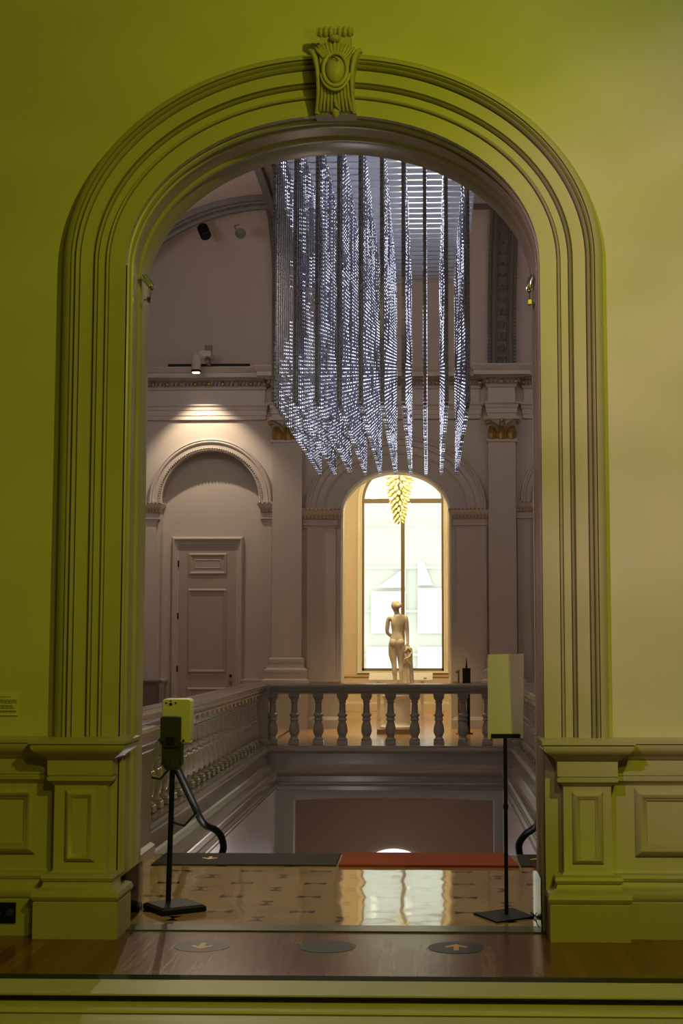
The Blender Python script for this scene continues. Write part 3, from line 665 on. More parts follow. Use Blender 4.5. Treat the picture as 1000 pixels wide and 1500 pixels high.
# ribs of the vault, with carved scales
def end_rib(x0, x1, lab):
    t = thing('vault_rib', lab, 'rib', ((x0 + x1) / 2, 26.5, 6.95)); t['kind'] = 'structure'
    def pt(a, off=0):
        return 27.0 - 1.9 * (1 - cos(a)) - off * cos(a) , 6.80 + 2.73 * sin(a) - off * sin(a)
    mb = MB(); rows = []
    N_ = 24
    for i in range(N_ + 1):
        a = pi / 2 * i / N_
        r = []
        for fx, off in ((0, 0), (0, .10), (.10, .10), (.14, .06), (.26, .06), (.28, .09), (.31, .09), (.33, .05), (.67, .05), (.69, .09), (.72, .09), (.74, .06), (.86, .06), (.90, .10), (1, .10), (1, 0)):
            y, z = pt(a, off); r.append((x0 + (x1 - x0) * fx, y, z))
        rows.append(r)
    mb.quadgrid(rows); mb.build('band', M['halldark'], t)
    mb = MB(); n = 17; w_ = (x1 - x0)
    for i in range(n):
        a = pi / 2 * (i + .5) / n
        for xx in ((.5,) if i % 2 else (.405, .595)):
            y, z = pt(a, .055); cx_ = x0 + w_ * xx
            ring = []
            for k in range(8):
                th_ = 2 * pi * k / 8; dx = .075 * sin(th_) * .95; dz = .105 * cos(th_)
                ring.append((cx_ + dx, y + dz * sin(a) - 0, z + dz * cos(a)))
            ring2 = [(cx_ + (p[0] - cx_) * .55, y - .03 * cos(a) + (p[1] - y) * .55, z - .03 * sin(a) + (p[2] - z) * .55) for p in ring]
            mb.quadgrid([ring, ring2], closed_v=True)
            mb.tube([ring[k] for k in range(8)] + [ring[0]], .008, 5, cap=False)
    mb.build('carved_scales', M['halldark'], t)
    mb = MB(); n = 60
    for i in range(n):
        a = pi / 2 * (i + .5) / n
        for fx in (.05, .95):
            y, z = pt(a, .10); mb.sphere((x0 + w_ * fx, y, z), .022, 6, 4, (1.3, 1, .7))
    mb.build('bead_edges', M['halldark'], t)
end_rib(1.15, 1.68, 'carved scale pattern rib rising above the right pilaster')
end_rib(-2.92, -2.39, 'carved scale pattern rib above the left pilaster')
# dark band at the top of the end cove and rib frame on the ceiling
mb = MB(); mb.box(-2.6, 4.5, 24.55, 25.25, 9.36, 9.55)
for i in range(60): mb.box(-2.5 + i * .115, -2.44 + i * .115, 24.5, 24.56, 9.37, 9.45)
struct(mb.build('trim_6', M['halldark']), 'dark moulded band where the end cove meets the ceiling', 'trim')
def arc_rib():
    rows = []; base = []
    prof = [(0, -.30), (.10, -.30), (.10, -.20), (.05, -.18), (.05, -.06), (.08, -.05), (.08, .05), (.05, .06), (.05, .18), (.10, .20), (.10, .30), (0, .30)]
    n = 40
    for i in range(n + 1):
        a = pi * .02 + (pi / 2 - pi * .02) * i / n
        rows.append([(-2.73 - (3.07 - d) * cos(a), 24.5 + yy, 6.80 + (2.55 - d) * sin(a)) for d, yy in prof])
    mb = MB(); mb.quadgrid(rows, closed_v=True)
    t = struct(mb.build('vault_rib', M['halldark']), 'curved dark rib across the left side of the vault', 'rib')
    mb = MB()
    for i in range(90):
        a = pi * .02 + (pi / 2 - pi * .02) * (i + .5) / 90
        for yy in (-.25, 0, .25):
            mb.sphere((-2.73 - (3.07 - .09) * cos(a), 24.5 + yy, 6.80 + (2.55 - .09) * sin(a)), .024, 5, 3)
    mb.build('rib_beads', M['halldark'], t)
arc_rib()
mb = MB()
for x, w_, zz in ((-2.73, .06, 9.20), (-2.55, .05, 9.24), (-2.36, .06, 9.20)):
    mb.box(x - w_, x + w_, 9.0, 24.9, zz, 9.34)
struct(mb.build('vault_rib', M['halldark']), 'straight dark ceiling rib running towards the camera', 'rib')
# track line on top of the left cornice
mb = MB(); mb.box(-4.9, -3.35, 26.60, 26.66, 6.80, 6.84); tag(mb.build('lighting_track', M['black']), 'thin black lighting track on top of the left cornice', 'track')
# fittings
t = thing('track_spotlight', 'lit pale cylindrical spotlight over the cornice above the door', 'spotlight', (-4.30, 26.2, 6.75))
mb = MB(); mb.lathe((-4.30, 26.2, 6.62), [(.082, 0), (.088, .01), (.088, .30), (.07, .32), (.0, .32)], 20); mb.build('lamp_body', M['hall'], t, smooth=True)
mb = MB(); mb.lathe((-4.30, 26.2, 6.592), [(.070, 0), (.070, .02)], 20); mb.build('lit_lens', M['lens'], t)
mb = MB(); mb.lathe((-4.30, 26.2, 6.60), [(.080, 0), (.092, .0), (.092, .04), (.086, .05), (.078, .04)], 20); mb.build('lamp_ring', M['black'], t)
mb = MB(); mb.box(-4.23, -4.03, 26.15, 26.60, 6.90, 7.00); mb.build('driver_box', M['halltrim'], t)
mb = MB(); mb.box(-4.15, -4.02, 26.22, 26.34, 7.00, 7.12); mb.build('upper_box', M['halldark'], t)
mb = MB(); mb.box(-4.15, -4.08, 26.3, 26.58, 6.80, 6.93); mb.build('mounting_foot', M['halldark'], t)
mb = MB(); mb.box(-4.33, -4.12, 26.17, 26.24, 6.88, 6.94); mb.build('yoke', M['halltrim'], t)
spot('track_lamp', (-4.30, 26.2, 6.58), (-4.12, 27.2, 3.2), 260, (1, .76, .54), 88, .5, .03)
t = thing('vault_spotlight', 'black cylindrical spotlight high on the left vault', 'spotlight', (-4.02, 25.2, 8.95))
mb = MB(); mb.lathe((-4.02, 25.2, 8.98), [(.085, -.13), (.10, -.12), (.10, .12), (.08, .14)], 16, Vector((.35, -.5, -.8))); mb.build('lamp_body', M['black'], t, smooth=True)
mb = MB(); mb.tube([(-4.02, 25.2, 9.0), (-4.05, 25.1, 9.1)], .03, 8); mb.build('bracket', M['black'], t)
t = thing('smoke_detector', 'small round detector on the left vault', 'detector', (-3.35, 25.4, 8.9))
mb = MB(); mb.lathe((-3.35, 25.12, 8.93), [(.08, 0), (.10, .02), (.06, .05), (.03, .06)], 18, Vector((0, -.8, -.6))); mb.build('detector_body', M['halldark'], t, smooth=True)
mb = MB(); mb.tube([(-3.35, 25.2, 8.95), (-3.45, 25.15, 9.02), (-3.47, 25.2, 9.08), (-3.40, 25.25, 9.12)], .012, 6); mb.build('conduit', M['halldark'], t)
mb = MB(); mb.tube([(-3.66, 23.0, 9.22), (-3.66, 23.0, 9.10)], .02, 8); mb.sphere((-3.66, 23.0, 9.09), .045, 8, 5, (1.4, 1, .5)); mb.tube([(-3.73, 23.0, 9.14), (-3.66, 23.0, 9.10), (-3.6, 23, 9.15)], .012, 6)
tag(mb.build('ceiling_sprinkler', M['halldark'], smooth=True), 'small dark sprinkler head high on the left vault', 'sprinkler')

# door in the blind arch
DY = WY + .28
d = thing('door_1', 'closed panelled door in the left blind arch', 'door', (-4.2, DY, 0)); d['kind'] = 'structure'
def xs(px): return (px - 627) / (2105 / DY)
mb = MB()
fx0, fx1, fz = -4.89, -3.52, 3.61
prof = [(0, 0), (0, -.06), (.03, -.10), (.05, -.10), (.06, -.06), (.09, -.06), (.10, -.035), (.13, -.035), (.14, 0)]
rows = []
for i_, yy in prof: rows.append([(fx0 + i_, DY + yy, 0), (fx0 + i_, DY + yy, fz - i_), (fx1 - i_, DY + yy, fz - i_), (fx1 - i_, DY + yy, 0)])
mb.quadgrid(rows); mb.build('architrave', M['halltrim'], d)
mb = MB(); mb.box(-4.76, -3.65, DY - .03, DY + .02, 0, 3.48); leaf = mb.build('door_leaf', M['door'], d)
mb = MB()
for z0, z1 in ((2.88, 3.30), (1.02, 2.62), (.2, .75)):
    frame(mb, -4.58, -3.83, z0, z1, DY - .03, .07, .03)
    if z1 - z0 < .5: frame(mb, -4.46, -3.95, z0 + .12, z1 - .12, DY - .03, .03, .01)
mb.build('leaf_panels', M['door'], leaf)
mb = MB(); mb.lathe((-3.745, DY - .035, .84), [(.022, 0), (.022, .012), (.01, .02), (.01, .04), (.028, .05), (.032, .065), (.02, .08), (.0, .08)], 14, Vector((0, -1, 0))); mb.build('door_knob', M['brass'], leaf, smooth=True)
mb = MB(); mb.lathe((-3.745, DY - .035, .97), [(.03, 0), (.03, .012), (.02, .02)], 12, Vector((0, -1, 0))); mb.build('lock', M['black'], leaf, smooth=True)
for z in (1.1, 2.1, 3.1):
    mb = MB(); mb.lathe((-4.765, DY - .04, z), [(.014, -.06), (.014, .06)], 8); mb.build('hinge', M['black'], d)
# dado on the far wall
DP = [(.06, 0), (.06, .16), (.03, .20), (0, .22), (0, .82), (.02, .85), (.05, .87), (.05, .905), (0, .91)]
for x0, x1, lab in ((-5.78, -5.0, 'dado left of the door'), (-3.48, -3.06, 'dado right of the door'), (-2.2, -1.70, 'dado left of the central arch'), (.50, 1.0, 'dado right of the central arch'), (1.8, 4.5, 'dado under the right blind arch')):
    mb = MB(); mb.stack(x0, x1, WY - .01, WY + .25, DP); struct(mb.build('dado', M['halltrim']), lab, 'dado')
mb = MB(); mb.stack(-5.5, -5.02, 26.3, 26.8, [(.04, 0), (.04, .12), (0, .15), (0, .84), (.03, .86), (.04, .90), (0, .915)])
tag(mb.build('low_pier', M['halldark']), 'dark square pier beside the door, at the left edge of the opening', 'pier')

# ================================================================== STAIRWELL
FX0, FX1, FY = -2.5, 1.3, 22.45
SP = [(-.35, .004), (0, .004), (.0, -.03), (.035, -.05), (.04, -.075), (.02, -.10), (0, -.12), (0, -.145), (.0, -.28), (.02, -.30), (.07, -.33), (.10, -.34), (.16, -.345), (.19, -.36), (.20, -.39), (.19, -.42), (.15, -.45), (.15, -.53), (.18, -.545), (.19, -.565), (.18, -.59), (.16, -.60), (.16, -.66), (-.35, -.66)]
def three_side(mb, prof, yn):
    rows = []
    for e, z in prof:
        rows.append([(FX0 + e, yn, z), (FX0 + e, FY - e, z), (FX1 - e, FY - e, z), (FX1 - e, yn, z)])
    mb.quadgrid(rows, closed_u=True)
mb = MB(); three_side(mb, SP, 10.9)
mb.ngon([(FX0 + e, 10.9, z) for e, z in SP]); mb.ngon([(FX1 - e, 10.9, z) for e, z in SP])
struct(mb.build('trim_7', M['rail']), 'moulded fascia round the top of the stairwell', 'fascia')
# walls of the well below the fascia
mb = MB(); mb.box(FX0 - .4, FX0 + .17, 10.9, FY, -4.3, -.63); struct(mb.build('wall_stair_left', M['lower']), 'pale stairwell wall on the left', 'wall')
mb = MB(); mb.box(FX1 - .17, FX1 + .4, 10.9, FY, -4.3, -.63); struct(mb.build('wall_stair_right', M['lower']), 'pale stairwell wall on the right', 'wall')
mb = MB()
pts = []
for i in range(25):
    f = i / 24; pts.append((-2.08 + 3.08 * f, -.815 + .04 * sin(pi * f)))
for i in range(24):
    (xa, za), (xb, zb) = pts[i], pts[i + 1]
    b = len(mb.v); y0, y1 = FY - .15, FY + .2
    mb.v += [(xa, y0, za), (xb, y0, zb), (xb, y0, -.64), (xa, y0, -.64), (xa, y1, za), (xb, y1, zb), (xb, y1, -.64), (xa, y1, -.64)]
    for f in ((0, 1, 2, 3), (4, 7, 6, 5), (0, 4, 5, 1), (3, 2, 6, 7)): mb.f.append(tuple(b + q for q in f))
mb.box(FX0 + .1, -2.08, FY - .15, FY + .2, -4.3, -.64); mb.box(1.0, FX1 - .1, FY - .15, FY + .2, -4.3, -.64)
struct(mb.build('wall_stair_far', M['hall']), 'shallow segmental opening under the far balustrade', 'wall')
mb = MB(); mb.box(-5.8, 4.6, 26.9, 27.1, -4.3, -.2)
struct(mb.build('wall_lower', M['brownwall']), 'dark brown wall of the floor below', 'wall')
mb = MB(); mb.box(-5.8, 4.6, 10.9, 27.1, -4.5, -4.3); struct(mb.build('floor', M['stone']), 'stone floor of the storey below', 'floor')
wdw = MB(); pp = [(-.645 + .52 * cos(pi * i / 24), -2.50 + .31 * sin(pi * i / 24)) for i in range(25)]
wdw.prism(pp, 26.86, 26.89); struct(wdw.build('window_2', M['daylit']), 'bright fanlight of the floor below, just over the red carpet edge', 'window')
# stair flight going down from the landing
mb = MB(); n = 26
prof = []
y, z = 11.02, 0.0
prof.append((y - .6, -.2)); prof.append((y - .6, -.02)); prof.append((y, -.02))
for i in range(n): z -= .155; prof.append((y, z)); y += .35; prof.append((y, z))
prof.append((y, z - .4)); prof.append((y - .4, z - .4))
rows = [[(x, a, b) for a, b in prof] for x in (FX0 + .17, FX1 - .17)]
mb.quadgrid(rows); struct(mb.build('stair_flight', M['stone']), 'stone stair flight descending from the landing', 'stairs')

# floor mats along the top step
def matt(name, x0, x1, y0, y1, h, m, lab, cat, grp=None):
    mb = MB(); mb.stack(x0, x1, y0, y1, [(0, 0), (0, h * .7), (-.004, h)]); return tag(mb.build(name, m), lab, cat, grp)
matt('floor_mat', -2.0, -.665, 10.46, 11.02, .010, M['mat'], 'dark mat along the top step, left of the red carpet', 'mat')
matt('floor_mat', .66, 1.2, 10.46, 11.02, .010, M['mat'], 'dark mat along the top step, right of the red carpet', 'mat')
mb = MB(); x0, x1 = -.645, .62
rows = [[(x0, 10.42, 0), (x1 + .02, 10.42, 0), (x1 - .03, 11.03, 0), (x0, 11.03, 0)], [(x0, 10.42, .018), (x1 + .02, 10.42, .018), (x1 - .03, 11.03, .018), (x0, 11.03, .018)]]
mb.quadgrid(rows, closed_v=True); mb.ngon(rows[1])
mb.box(x0, x1 - .04, 11.02, 11.04, -.14, .016)
tag(mb.build('carpet_runner', M['carpet']), 'red orange carpet edge at the top of the stairs', 'carpet')
for x, lab in ((-1.62, 'small arrow decal on the dark mat at left'), (.80, 'small arrow decal on the dark mat at right')):
    mb = MB(); s = -1 if x < 0 else 1
    q = [(-.012, -.07), (.012, -.07), (.012, .01), (.05, -.02), (.06, .0), (0, .06), (-.06, .0), (-.05, -.02), (-.012, .01)]
    pts = [(x + a, 10.76 + s * c, .0104) for a, c in q]; p2 = [(a, b, .0116) for a, b, _ in pts]
    mb.ngon(p2); mb.quadgrid([pts, p2], closed_v=True); tag(mb.build('arrow_decal', M['orange']), lab, 'decal')

# balusters
BZ0, BZ1 = .012, .80
def baluster_mesh():
    mb = MB()
    mb.stack(-.085, .085, -.085, .085, [(0, BZ0), (0, BZ0 + .055), (-.012, BZ0 + .065)])
    mb.stack(-.085, .085, -.085, .085, [(-.02, .735), (0, .745), (0, BZ1)])
    mb.lathe((0, 0, 0), [(.078, .075), (.082, .09), (.068, .105), (.058, .12), (.052, .135), (.060, .15), (.078, .19), (.084, .225), (.080, .27), (.066, .33), (.055, .36), (.053, .375), (.066, .385), (.072, .40), (.064, .415),
        (.058, .42), (.060, .44), (.076, .452), (.080, .47), (.074, .485), (.056, .495), (.052, .52), (.050, .58), (.047, .64), (.046, .655), (.058, .662), (.060, .672), (.050, .682), (.05, .69), (.062, .705), (.078, .725), (.080, .736)], 14)
    return mb
balp = baluster_mesh().build('baluster', M['rail'], smooth=True)
BM = balp.data; bpy.data.objects.remove(balp)
def add_baluster(x, y, par):
    o = bpy.data.objects.new('baluster', BM); COL.objects.link(o); o.parent = par
    o.location = (x - par.location.x, y - par.location.y, 0)
RP = [(.19, .80), (.19, .815), (.165, .83), (.165, .845), (.185, .85), (.19, .865), (.20, .88), (.225, .895), (.235, .915), (.235, .935), (.215, .95), (.15, .957), (0, .962)]
def rail_along_y(mb, xc, y0, y1, w=.2):
    prof = [(xc + (e - .03) , z) for e, z in RP] + [(xc - (e - .03), z) for e, z in reversed(RP)]
    rows = [[(x, y, z) for x, z in prof] for y in (y0, y1)]
    mb.quadgrid(rows, closed_v=True); mb.ngon(rows[0]); mb.ngon(rows[1])
def rail_along_x(mb, yc, x0, x1):
    prof = [(yc + (e - .03), z) for e, z in RP] + [(yc - (e - .03), z) for e, z in reversed(RP)]
    rows = [[(x, y, z) for y, z in prof] for x in (x0, x1)]
    mb.quadgrid(rows, closed_v=True); mb.ngon(rows[0]); mb.ngon(rows[1])
def pier(x0, x1, y0, y1, par, name='pier'):
    mb = MB(); mb.stack(x0, x1, y0, y1, [(.03, 0), (.03, .075), (.0, .10), (0, .78), (.02, .80), (.02, .84), (.04, .86), (.055, .90), (.055, .945), (.03, .965), (0, .97)])
    mb.build(name, M['rail'], par)
t = thing('balustrade', 'long stone balustrade with vase balusters along the left of the stairwell', 'balustrade', (-2.71, 16.5, 0))
mb = MB(); rail_along_y(mb, -2.71, 10.96, 22.38); mb.build('handrail', M['rail'], t)
for i in range(29): add_baluster(-2.66, 11.35 + .377 * i, t)
pier(-2.92, -2.10, 10.35, 10.95, t, 'end_pier')
t = thing('balustrade', 'long stone balustrade along the right of the stairwell, mostly behind the arch jamb', 'balustrade', (1.51, 16.5, 0))
mb = MB(); rail_along_y(mb, 1.51, 10.96, 22.38); mb.build('handrail', M['rail'], t)
for i in range(29): add_baluster(1.48, 11.35 + .377 * i, t)
pier(.98, 1.7, 10.35, 10.95, t, 'end_pier')
t = thing('balustrade', 'short stone balustrade across the far end of the stairwell', 'balustrade', (-.6, 22.65, 0))
mb = MB(); rail_along_x(mb, 22.66, -2.53, 1.33); mb.build('handrail', M['rail'], t)
pier(-2.90, -2.50, 22.44, 22.88, t, 'corner_pier'); pier(1.3, 1.70, 22.44, 22.88, t, 'corner_pier')
for i in range(10): add_baluster(-2.1 + .377 * i - .35 * 0, 22.62, t)
add_baluster(-2.44, 22.62, t)

# stair handrails
def handrail(pts, lab, brk):
    t = thing('stair_handrail', lab, 'handrail', pts[0])
    # smooth through the points
    P_ = [Vector(p) for p in pts]; out = []
    for i in range(len(P_) - 1):
        p0 = P_[max(i - 1, 0)]; p1 = P_[i]; p2 = P_[i + 1]; p3 = P_[min(i + 2, len(P_) - 1)]
        for k in range(6):
            u = k / 6; out.append(.5 * ((2 * p1) + (-p0 + p2) * u + (2 * p0 - 5 * p1 + 4 * p2 - p3) * u * u + (-p0 + 3 * p1 - 3 * p2 + p3) * u ** 3))
    out.append(P_[-1])
    mb = MB(); mb.tube([tuple(p) for p in out], .033, 12); mb.build('rail', M['black'], t, smooth=True)
    for a, b in brk:
        mb = MB(); m_ = (Vector(a) + Vector(b)) / 2 + Vector((0, 0, -.07)); mb.tube([a, tuple(m_), b], .014, 8); mb.lathe(b, [(.05, -.01), (.05, .01)], 12, Vector((1, 0, 0))); mb.build('bracket', M['darkgrey'], t, smooth=True)
handrail([(-2.1, 11.05, .93), (-2.1, 11.5, .80), (-2.1, 12.2, .49), (-2.1, 12.9, .18), (-2.1, 13.35, -.02), (-2.07, 13.5, -.10), (-2.0, 13.6, -.15), (-1.95, 13.65, -.22), (-1.93, 13.66, -.33), (-1.965, 13.66, -.43), (-2.0, 13.66, -.55), (-2.0, 13.66, -.8)],
         'dark curved metal handrail on the left side of the stairs', [((-2.1, 13.1, .06), (-2.31, 13.1, -.02)), ((-2.1, 11.9, .60), (-2.31, 11.9, .5))])
handrail([(1.0, 11.05, .93), (1.0, 11.9, .60), (1.0, 12.9, .15), (1.0, 13.35, -.05), (.96, 13.5, -.12), (.90, 13.6, -.18), (.845, 13.65, -.27), (.845, 13.66, -.36), (.88, 13.66, -.44), (.95, 13.66, -.55), (.95, 13.66, -.8)],
         'dark curved metal handrail on the right side of the stairs', [((1.0, 12.4, .34), (1.14, 12.4, .26))])

# ================================================================== HANGING LIGHT RODS
PX = .22; NX = 10; NY = 30; RX0 = -1.565; RY0 = 14.35; PY = 6.3 / 29; ZB = 4.02; ZT = 6.93; RW = .017
def rod_mesh():
    mb = MB(); mb.stack(-RW, RW, -RW, RW, [(0, ZB - ZT), (0, 0)]); return mb
rodp = rod_mesh().build('light_rod', M['rod']); ROD = rodp.data; bpy.data.objects.remove(rodp)
def led_mesh(name, m, keep, phase, seed, r=.0052):
    rnd = random.Random(seed); mb = MB(); n = 70; on = rnd.random() < keep; left = rnd.randint(2, 12)
    for i in range(n):
        z = ZB - ZT + .02 + i * .0415
        if left <= 0: on = rnd.random() < keep; left = rnd.randint(3, 12)
        left -= 1
        if not (on or (i < 14 and rnd.random() < .8)): continue
        if rnd.random() < .22: continue
        mb.box(-r, r, -RW - .003, -RW, z - r, z + r)
        mb.box(RW, RW + .004, -r, r, z - r, z + r); mb.box(-RW - .004, -RW, -r, r, z - r, z + r)
    o = mb.build(name, m); me = o.data; bpy.data.objects.remove(o); return me
rl = random.Random(11)
LEDS = {k: [led_mesh('led_strip', M['led'], p, rl.random() * .0415, 100 * q + i) for i in range(6)] for q, (k, p) in enumerate((('dense', .9), ('mid', .6), ('sparse', .22)))}
LEDOFF = led_mesh('led_strip', M['ledoff'], 1, 0, 5)
rows_w = ['leftmost', 'second from left', 'third from left', 'fourth from left', 'fifth from left', 'fifth from right', 'fourth from right', 'third from right', 'second from right', 'rightmost']
ones = ['', 'first', 'second', 'third', 'fourth', 'fifth', 'sixth', 'seventh', 'eighth', 'ninth', 'tenth', 'eleventh', 'twelfth', 'thirteenth', 'fourteenth', 'fifteenth']
MIX = [('sparse', 'sparse', 'mid'), ('sparse', 'mid', 'mid'), ('mid', 'dense', 'dense'), ('dense', 'dense', 'mid'), ('dense', 'dense', 'mid'), ('dense', 'mid', 'dense'), ('mid', 'sparse', 'mid'), ('sparse', 'mid', 'mid'), ('sparse', 'sparse', 'mid'), ('sparse', 'mid', 'mid')]
for i in range(NX):
    for j in range(NY):
        o = bpy.data.objects.new('light_rod', ROD); COL.objects.link(o)
        o.location = (RX0 + i * PX, RY0 + j * PY, ZT)
        wh = (ones[j + 1] + ' from the front') if j < 15 else ((ones[NY - j] + ' from the back') if j < NY - 1 else 'very last at the back')
        tag(o, 'mirrored light rod, %s in the %s row' % (wh, rows_w[i]), 'light rod', 'mirrored rods of light over the stairwell')
        unlit = j < 3 if i in (0, 9) else j < 2
        l = bpy.data.objects.new('led_strip', LEDOFF if unlit else rl.choice(LEDS[rl.choice(MIX[i])])); COL.objects.link(l); l.parent = o
# slatted panel the rods hang from
t = thing('slatted_ceiling_panel', 'slatted metal ceiling panel the rods hang from', 'ceiling panel', (-.6, 17, ZT))
px0, px1 = -1.70, .545
mb = MB()
k = 0; y = 13.4
while y < 20.85:
    mb.box(px0, px1, y, y + .170, ZT + .005, ZT + .012); y += .2172; k += 1
mb.build('slats', M['slat'], t)
mb = MB(); mb.box(px0 - .02, px0, 13.3, 20.9, ZT, ZT + .16); mb.box(px1, px1 + .02, 13.3, 20.9, ZT, ZT + .16); mb.box(px0, px1, 20.86, 20.9, ZT, ZT + .16); mb.box(px0, px1, 13.3, 13.34, ZT, ZT + .16)
mb.build('panel_frame', M['slat'], t)
mb = MB(); mb.box(px0, px1, 13.3, 20.9, ZT + .15, ZT + .16); mb.build('back_sheet', M['slat'], t)
for xx in (-.33,):
    mb = MB(); mb.box(xx, .20, 14.6, 18.5, ZT + .10, ZT + .12); mb.build('lit_tray', M['tube'], t)
for x in (px0 + .1, px1 - .1):
    for y in (14, 20.5):
        mb = MB(); mb.tube([(x, y, ZT + .15), (x, y, 9.34)], .012, 6); mb.build('hanger', M['black'], t)

# ================================================================== ROOM BEHIND THE CENTRAL ARCH
mb = MB(); mb.box(-3.6, -3.4, 27.4, 34.4, 0, 6.6); struct(mb.build('wall_left', M['warm']))
mb = MB(); mb.box(2.2, 2.4, 27.4, 34.4, 0, 6.6); struct(mb.build('wall_right', M['warm']))
mb = MB(); mb.box(-3.6, 2.4, 27.4, 34.4, 6.6, 6.8); struct(mb.build('ceiling', M['cream']))
mb = MB(); mb.box(-3.6, 2.4, 27.4, 34.4, -.2, 0); struct(mb.build('floor', M['corridor']), 'glossy warm wooden floor of the room behind the arch', 'floor')
WCX, WA = -.60, .97; WZS, WB = 4.95, .95
mb = MB(); arch_wall(mb, -3.6, 2.4, 0, 6.6, WCX, WZS, WA, WB, 34.0, 34.4, .93)
struct(mb.build('wall_window', M['warm']), 'golden lit wall with the tall arched window', 'wall')
mb = MB(); arch_sweep(mb, WCX, WZS, WA, WB, .93, [(0, 33.99), (0, 33.94), (.03, 33.93), (.05, 33.95), (.07, 33.95), (.075, 33.93), (.10, 33.94), (.10, 34.01)], 32)
struct(mb.build('trim_8', M['cream'], smooth=True), 'cream moulding round the tall window', 'trim')
win = thing('window_1', 'tall arched window with a dark mullion and transom, bright with daylight', 'window', (WCX, 34.15, .93)); win['kind'] = 'structure'
mb = MB(); arch_sweep(mb, WCX, WZS, WA - .05, WB - .05, .93, [(0, 34.10), (.05, 34.10), (.05, 34.2), (0, 34.2)], 32)
mb.box(WCX - WA, WCX + WA, 34.10, 34.2, .93, .99); mb.build('window_frame', M['brass'], win)
M['bronze'] = mat('bronze_frame', (.22, .15, .07), .5, noise=.1)
win.children[0].data.materials[0] = M['bronze']
mb = MB(); mb.box(WCX - .045, WCX + .045, 34.10, 34.18, .95, 4.93); mb.build('mullion', M['bronze'], win)
mb = MB(); mb.box(WCX - WA, WCX + WA, 34.08, 34.2, 4.92, 5.02); mb.build('transom', M['bronze'], win)
for x0, x1 in ((WCX - WA, WCX - .04), (WCX + .04, WCX + WA)):
    mb = MB(); mb.box(x0, x1, 34.14, 34.146, .95, 4.93); mb.build('pane', M['glass'], win)
mb = MB(); mb.prism([(WCX + (WA) * cos(pi * i / 24), 4.97 + WB * sin(pi * i / 24)) for i in range(25)], 34.14, 34.146); mb.build('pane', M['glass'], win)
mb = MB(); mb.box(WCX - WA - .1, WCX + WA + .1, 33.86, 34.0, .88, .93); mb.build('window_sill', M['cream'], win)
mb = MB(); mb.stack(-3.4, 2.2, 33.97, 34.0, [(.05, 0), (.05, .16), (.02, .2), (0, .22), (0, .42), (.05, .44), (.05, .50), (0, .52), (0, .78), (.05, .80), (.06, .86), (0, .87)])
struct(mb.build('baseboard_window', M['warm']), 'golden panelling under the tall window', 'baseboard')
# what stands outside the window
t = thing('neighbouring_building', 'pale building seen through the window, almost white in the daylight', 'building', (-.6, 48, 0))
mb = MB(); mb.box(-8, 7, 48, 50, -4, 9.5); mb.build('wall', M['facade'], t)
mb = MB()
for z in (-.2, 1.15, 2.6, 4.05, 5.5): mb.box(-8, 7, 47.9, 48, z, z + .08)
mb.build('string_course', M['facade'], t)
mb = MB()
for x0, x1, z0, z1 in ((-1.9, -.75, 1.9, 3.3), (-.35, 1.0, 1.9, 3.4), (-2.05, -.75, -.6, 1.45), (-.35, 1.0, -.6, 1.45)): mb.box(x0, x1, 47.85, 47.92, z0, z1)
mb.prism([(-1.7, 3.42), (-.75, 3.42), (-.75, 4.1)], 47.85, 47.92); mb.prism([(-.35, 3.5), (0.15, 3.5), (-.15, 4.3), (-.35, 4.3)], 47.85, 47.92)
mb.build('white_panel', M['facadew'], t)

# glass cluster
gx, gy = -.60, 30.0
t = thing('hanging_glass_cluster', 'cone of yellow blown glass pods hanging in front of the window', 'chandelier', (gx, gy, 5.2))
mb = MB(); mb.tube([(gx, gy, 4.25), (gx, gy, 6.6)], .02, 8); mb.build('stem', M['bronze'], t)
npod = 97
for i in range(npod):
    f = (i + .5) / npod; z = 5.17 - 1.0 * f ** .92; rr = (.17 * (1 - f) ** .8 + .015)
    az = i * 2.39996; L = .20 - .06 * f
    dirv = Vector((cos(az), sin(az), -.25 - .9 * f)).normalized()
    p0 = Vector((gx, gy, z)) + Vector((cos(az), sin(az), 0)) * rr * .75
    mb = MB(); pr = []
    for k in range(7):
        u = k / 6; pr.append((.043 * (1 - .35 * f) * sin(pi * (.12 + .80 * u)) ** .8, u * L))
    q = dirv
    mb.lathe(tuple(p0), pr, 8, q); mb.build('glass_pod', M['podtip'] if (i % 9 == 4 and f > .3) else M['pod'], t, smooth=True)

# display table in front of the window
t = thing('display_table', 'low white display table standing behind the statue', 'table', (-.57, 30, 0))
mb = MB(); rows = [[(-1.23, 29.8, .80), (.09, 29.8, .80), (.09, 29.8, .83), (-1.23, 29.8, .83)], [(-1.23, 30.2, .93), (.09, 30.2, .93), (.09, 30.2, .97), (-1.23, 30.2, .97)]]
mb.quadgrid(rows, closed_v=True); mb.ngon(rows[0]); mb.ngon(rows[1]); mb.build('sloping_top', M['cream'], t)
for x in (-1.03, -.13):
    mb = MB(); mb.box(x - .035, x + .035, 29.95, 30.02, 0, .88); mb.build('leg', M['cream'], t)
mb = MB(); b = .002; mb.box(-.10, -.03, 29.86, 29.9, .857, .873); mb.build('dark_picture', M['bronze'], t)

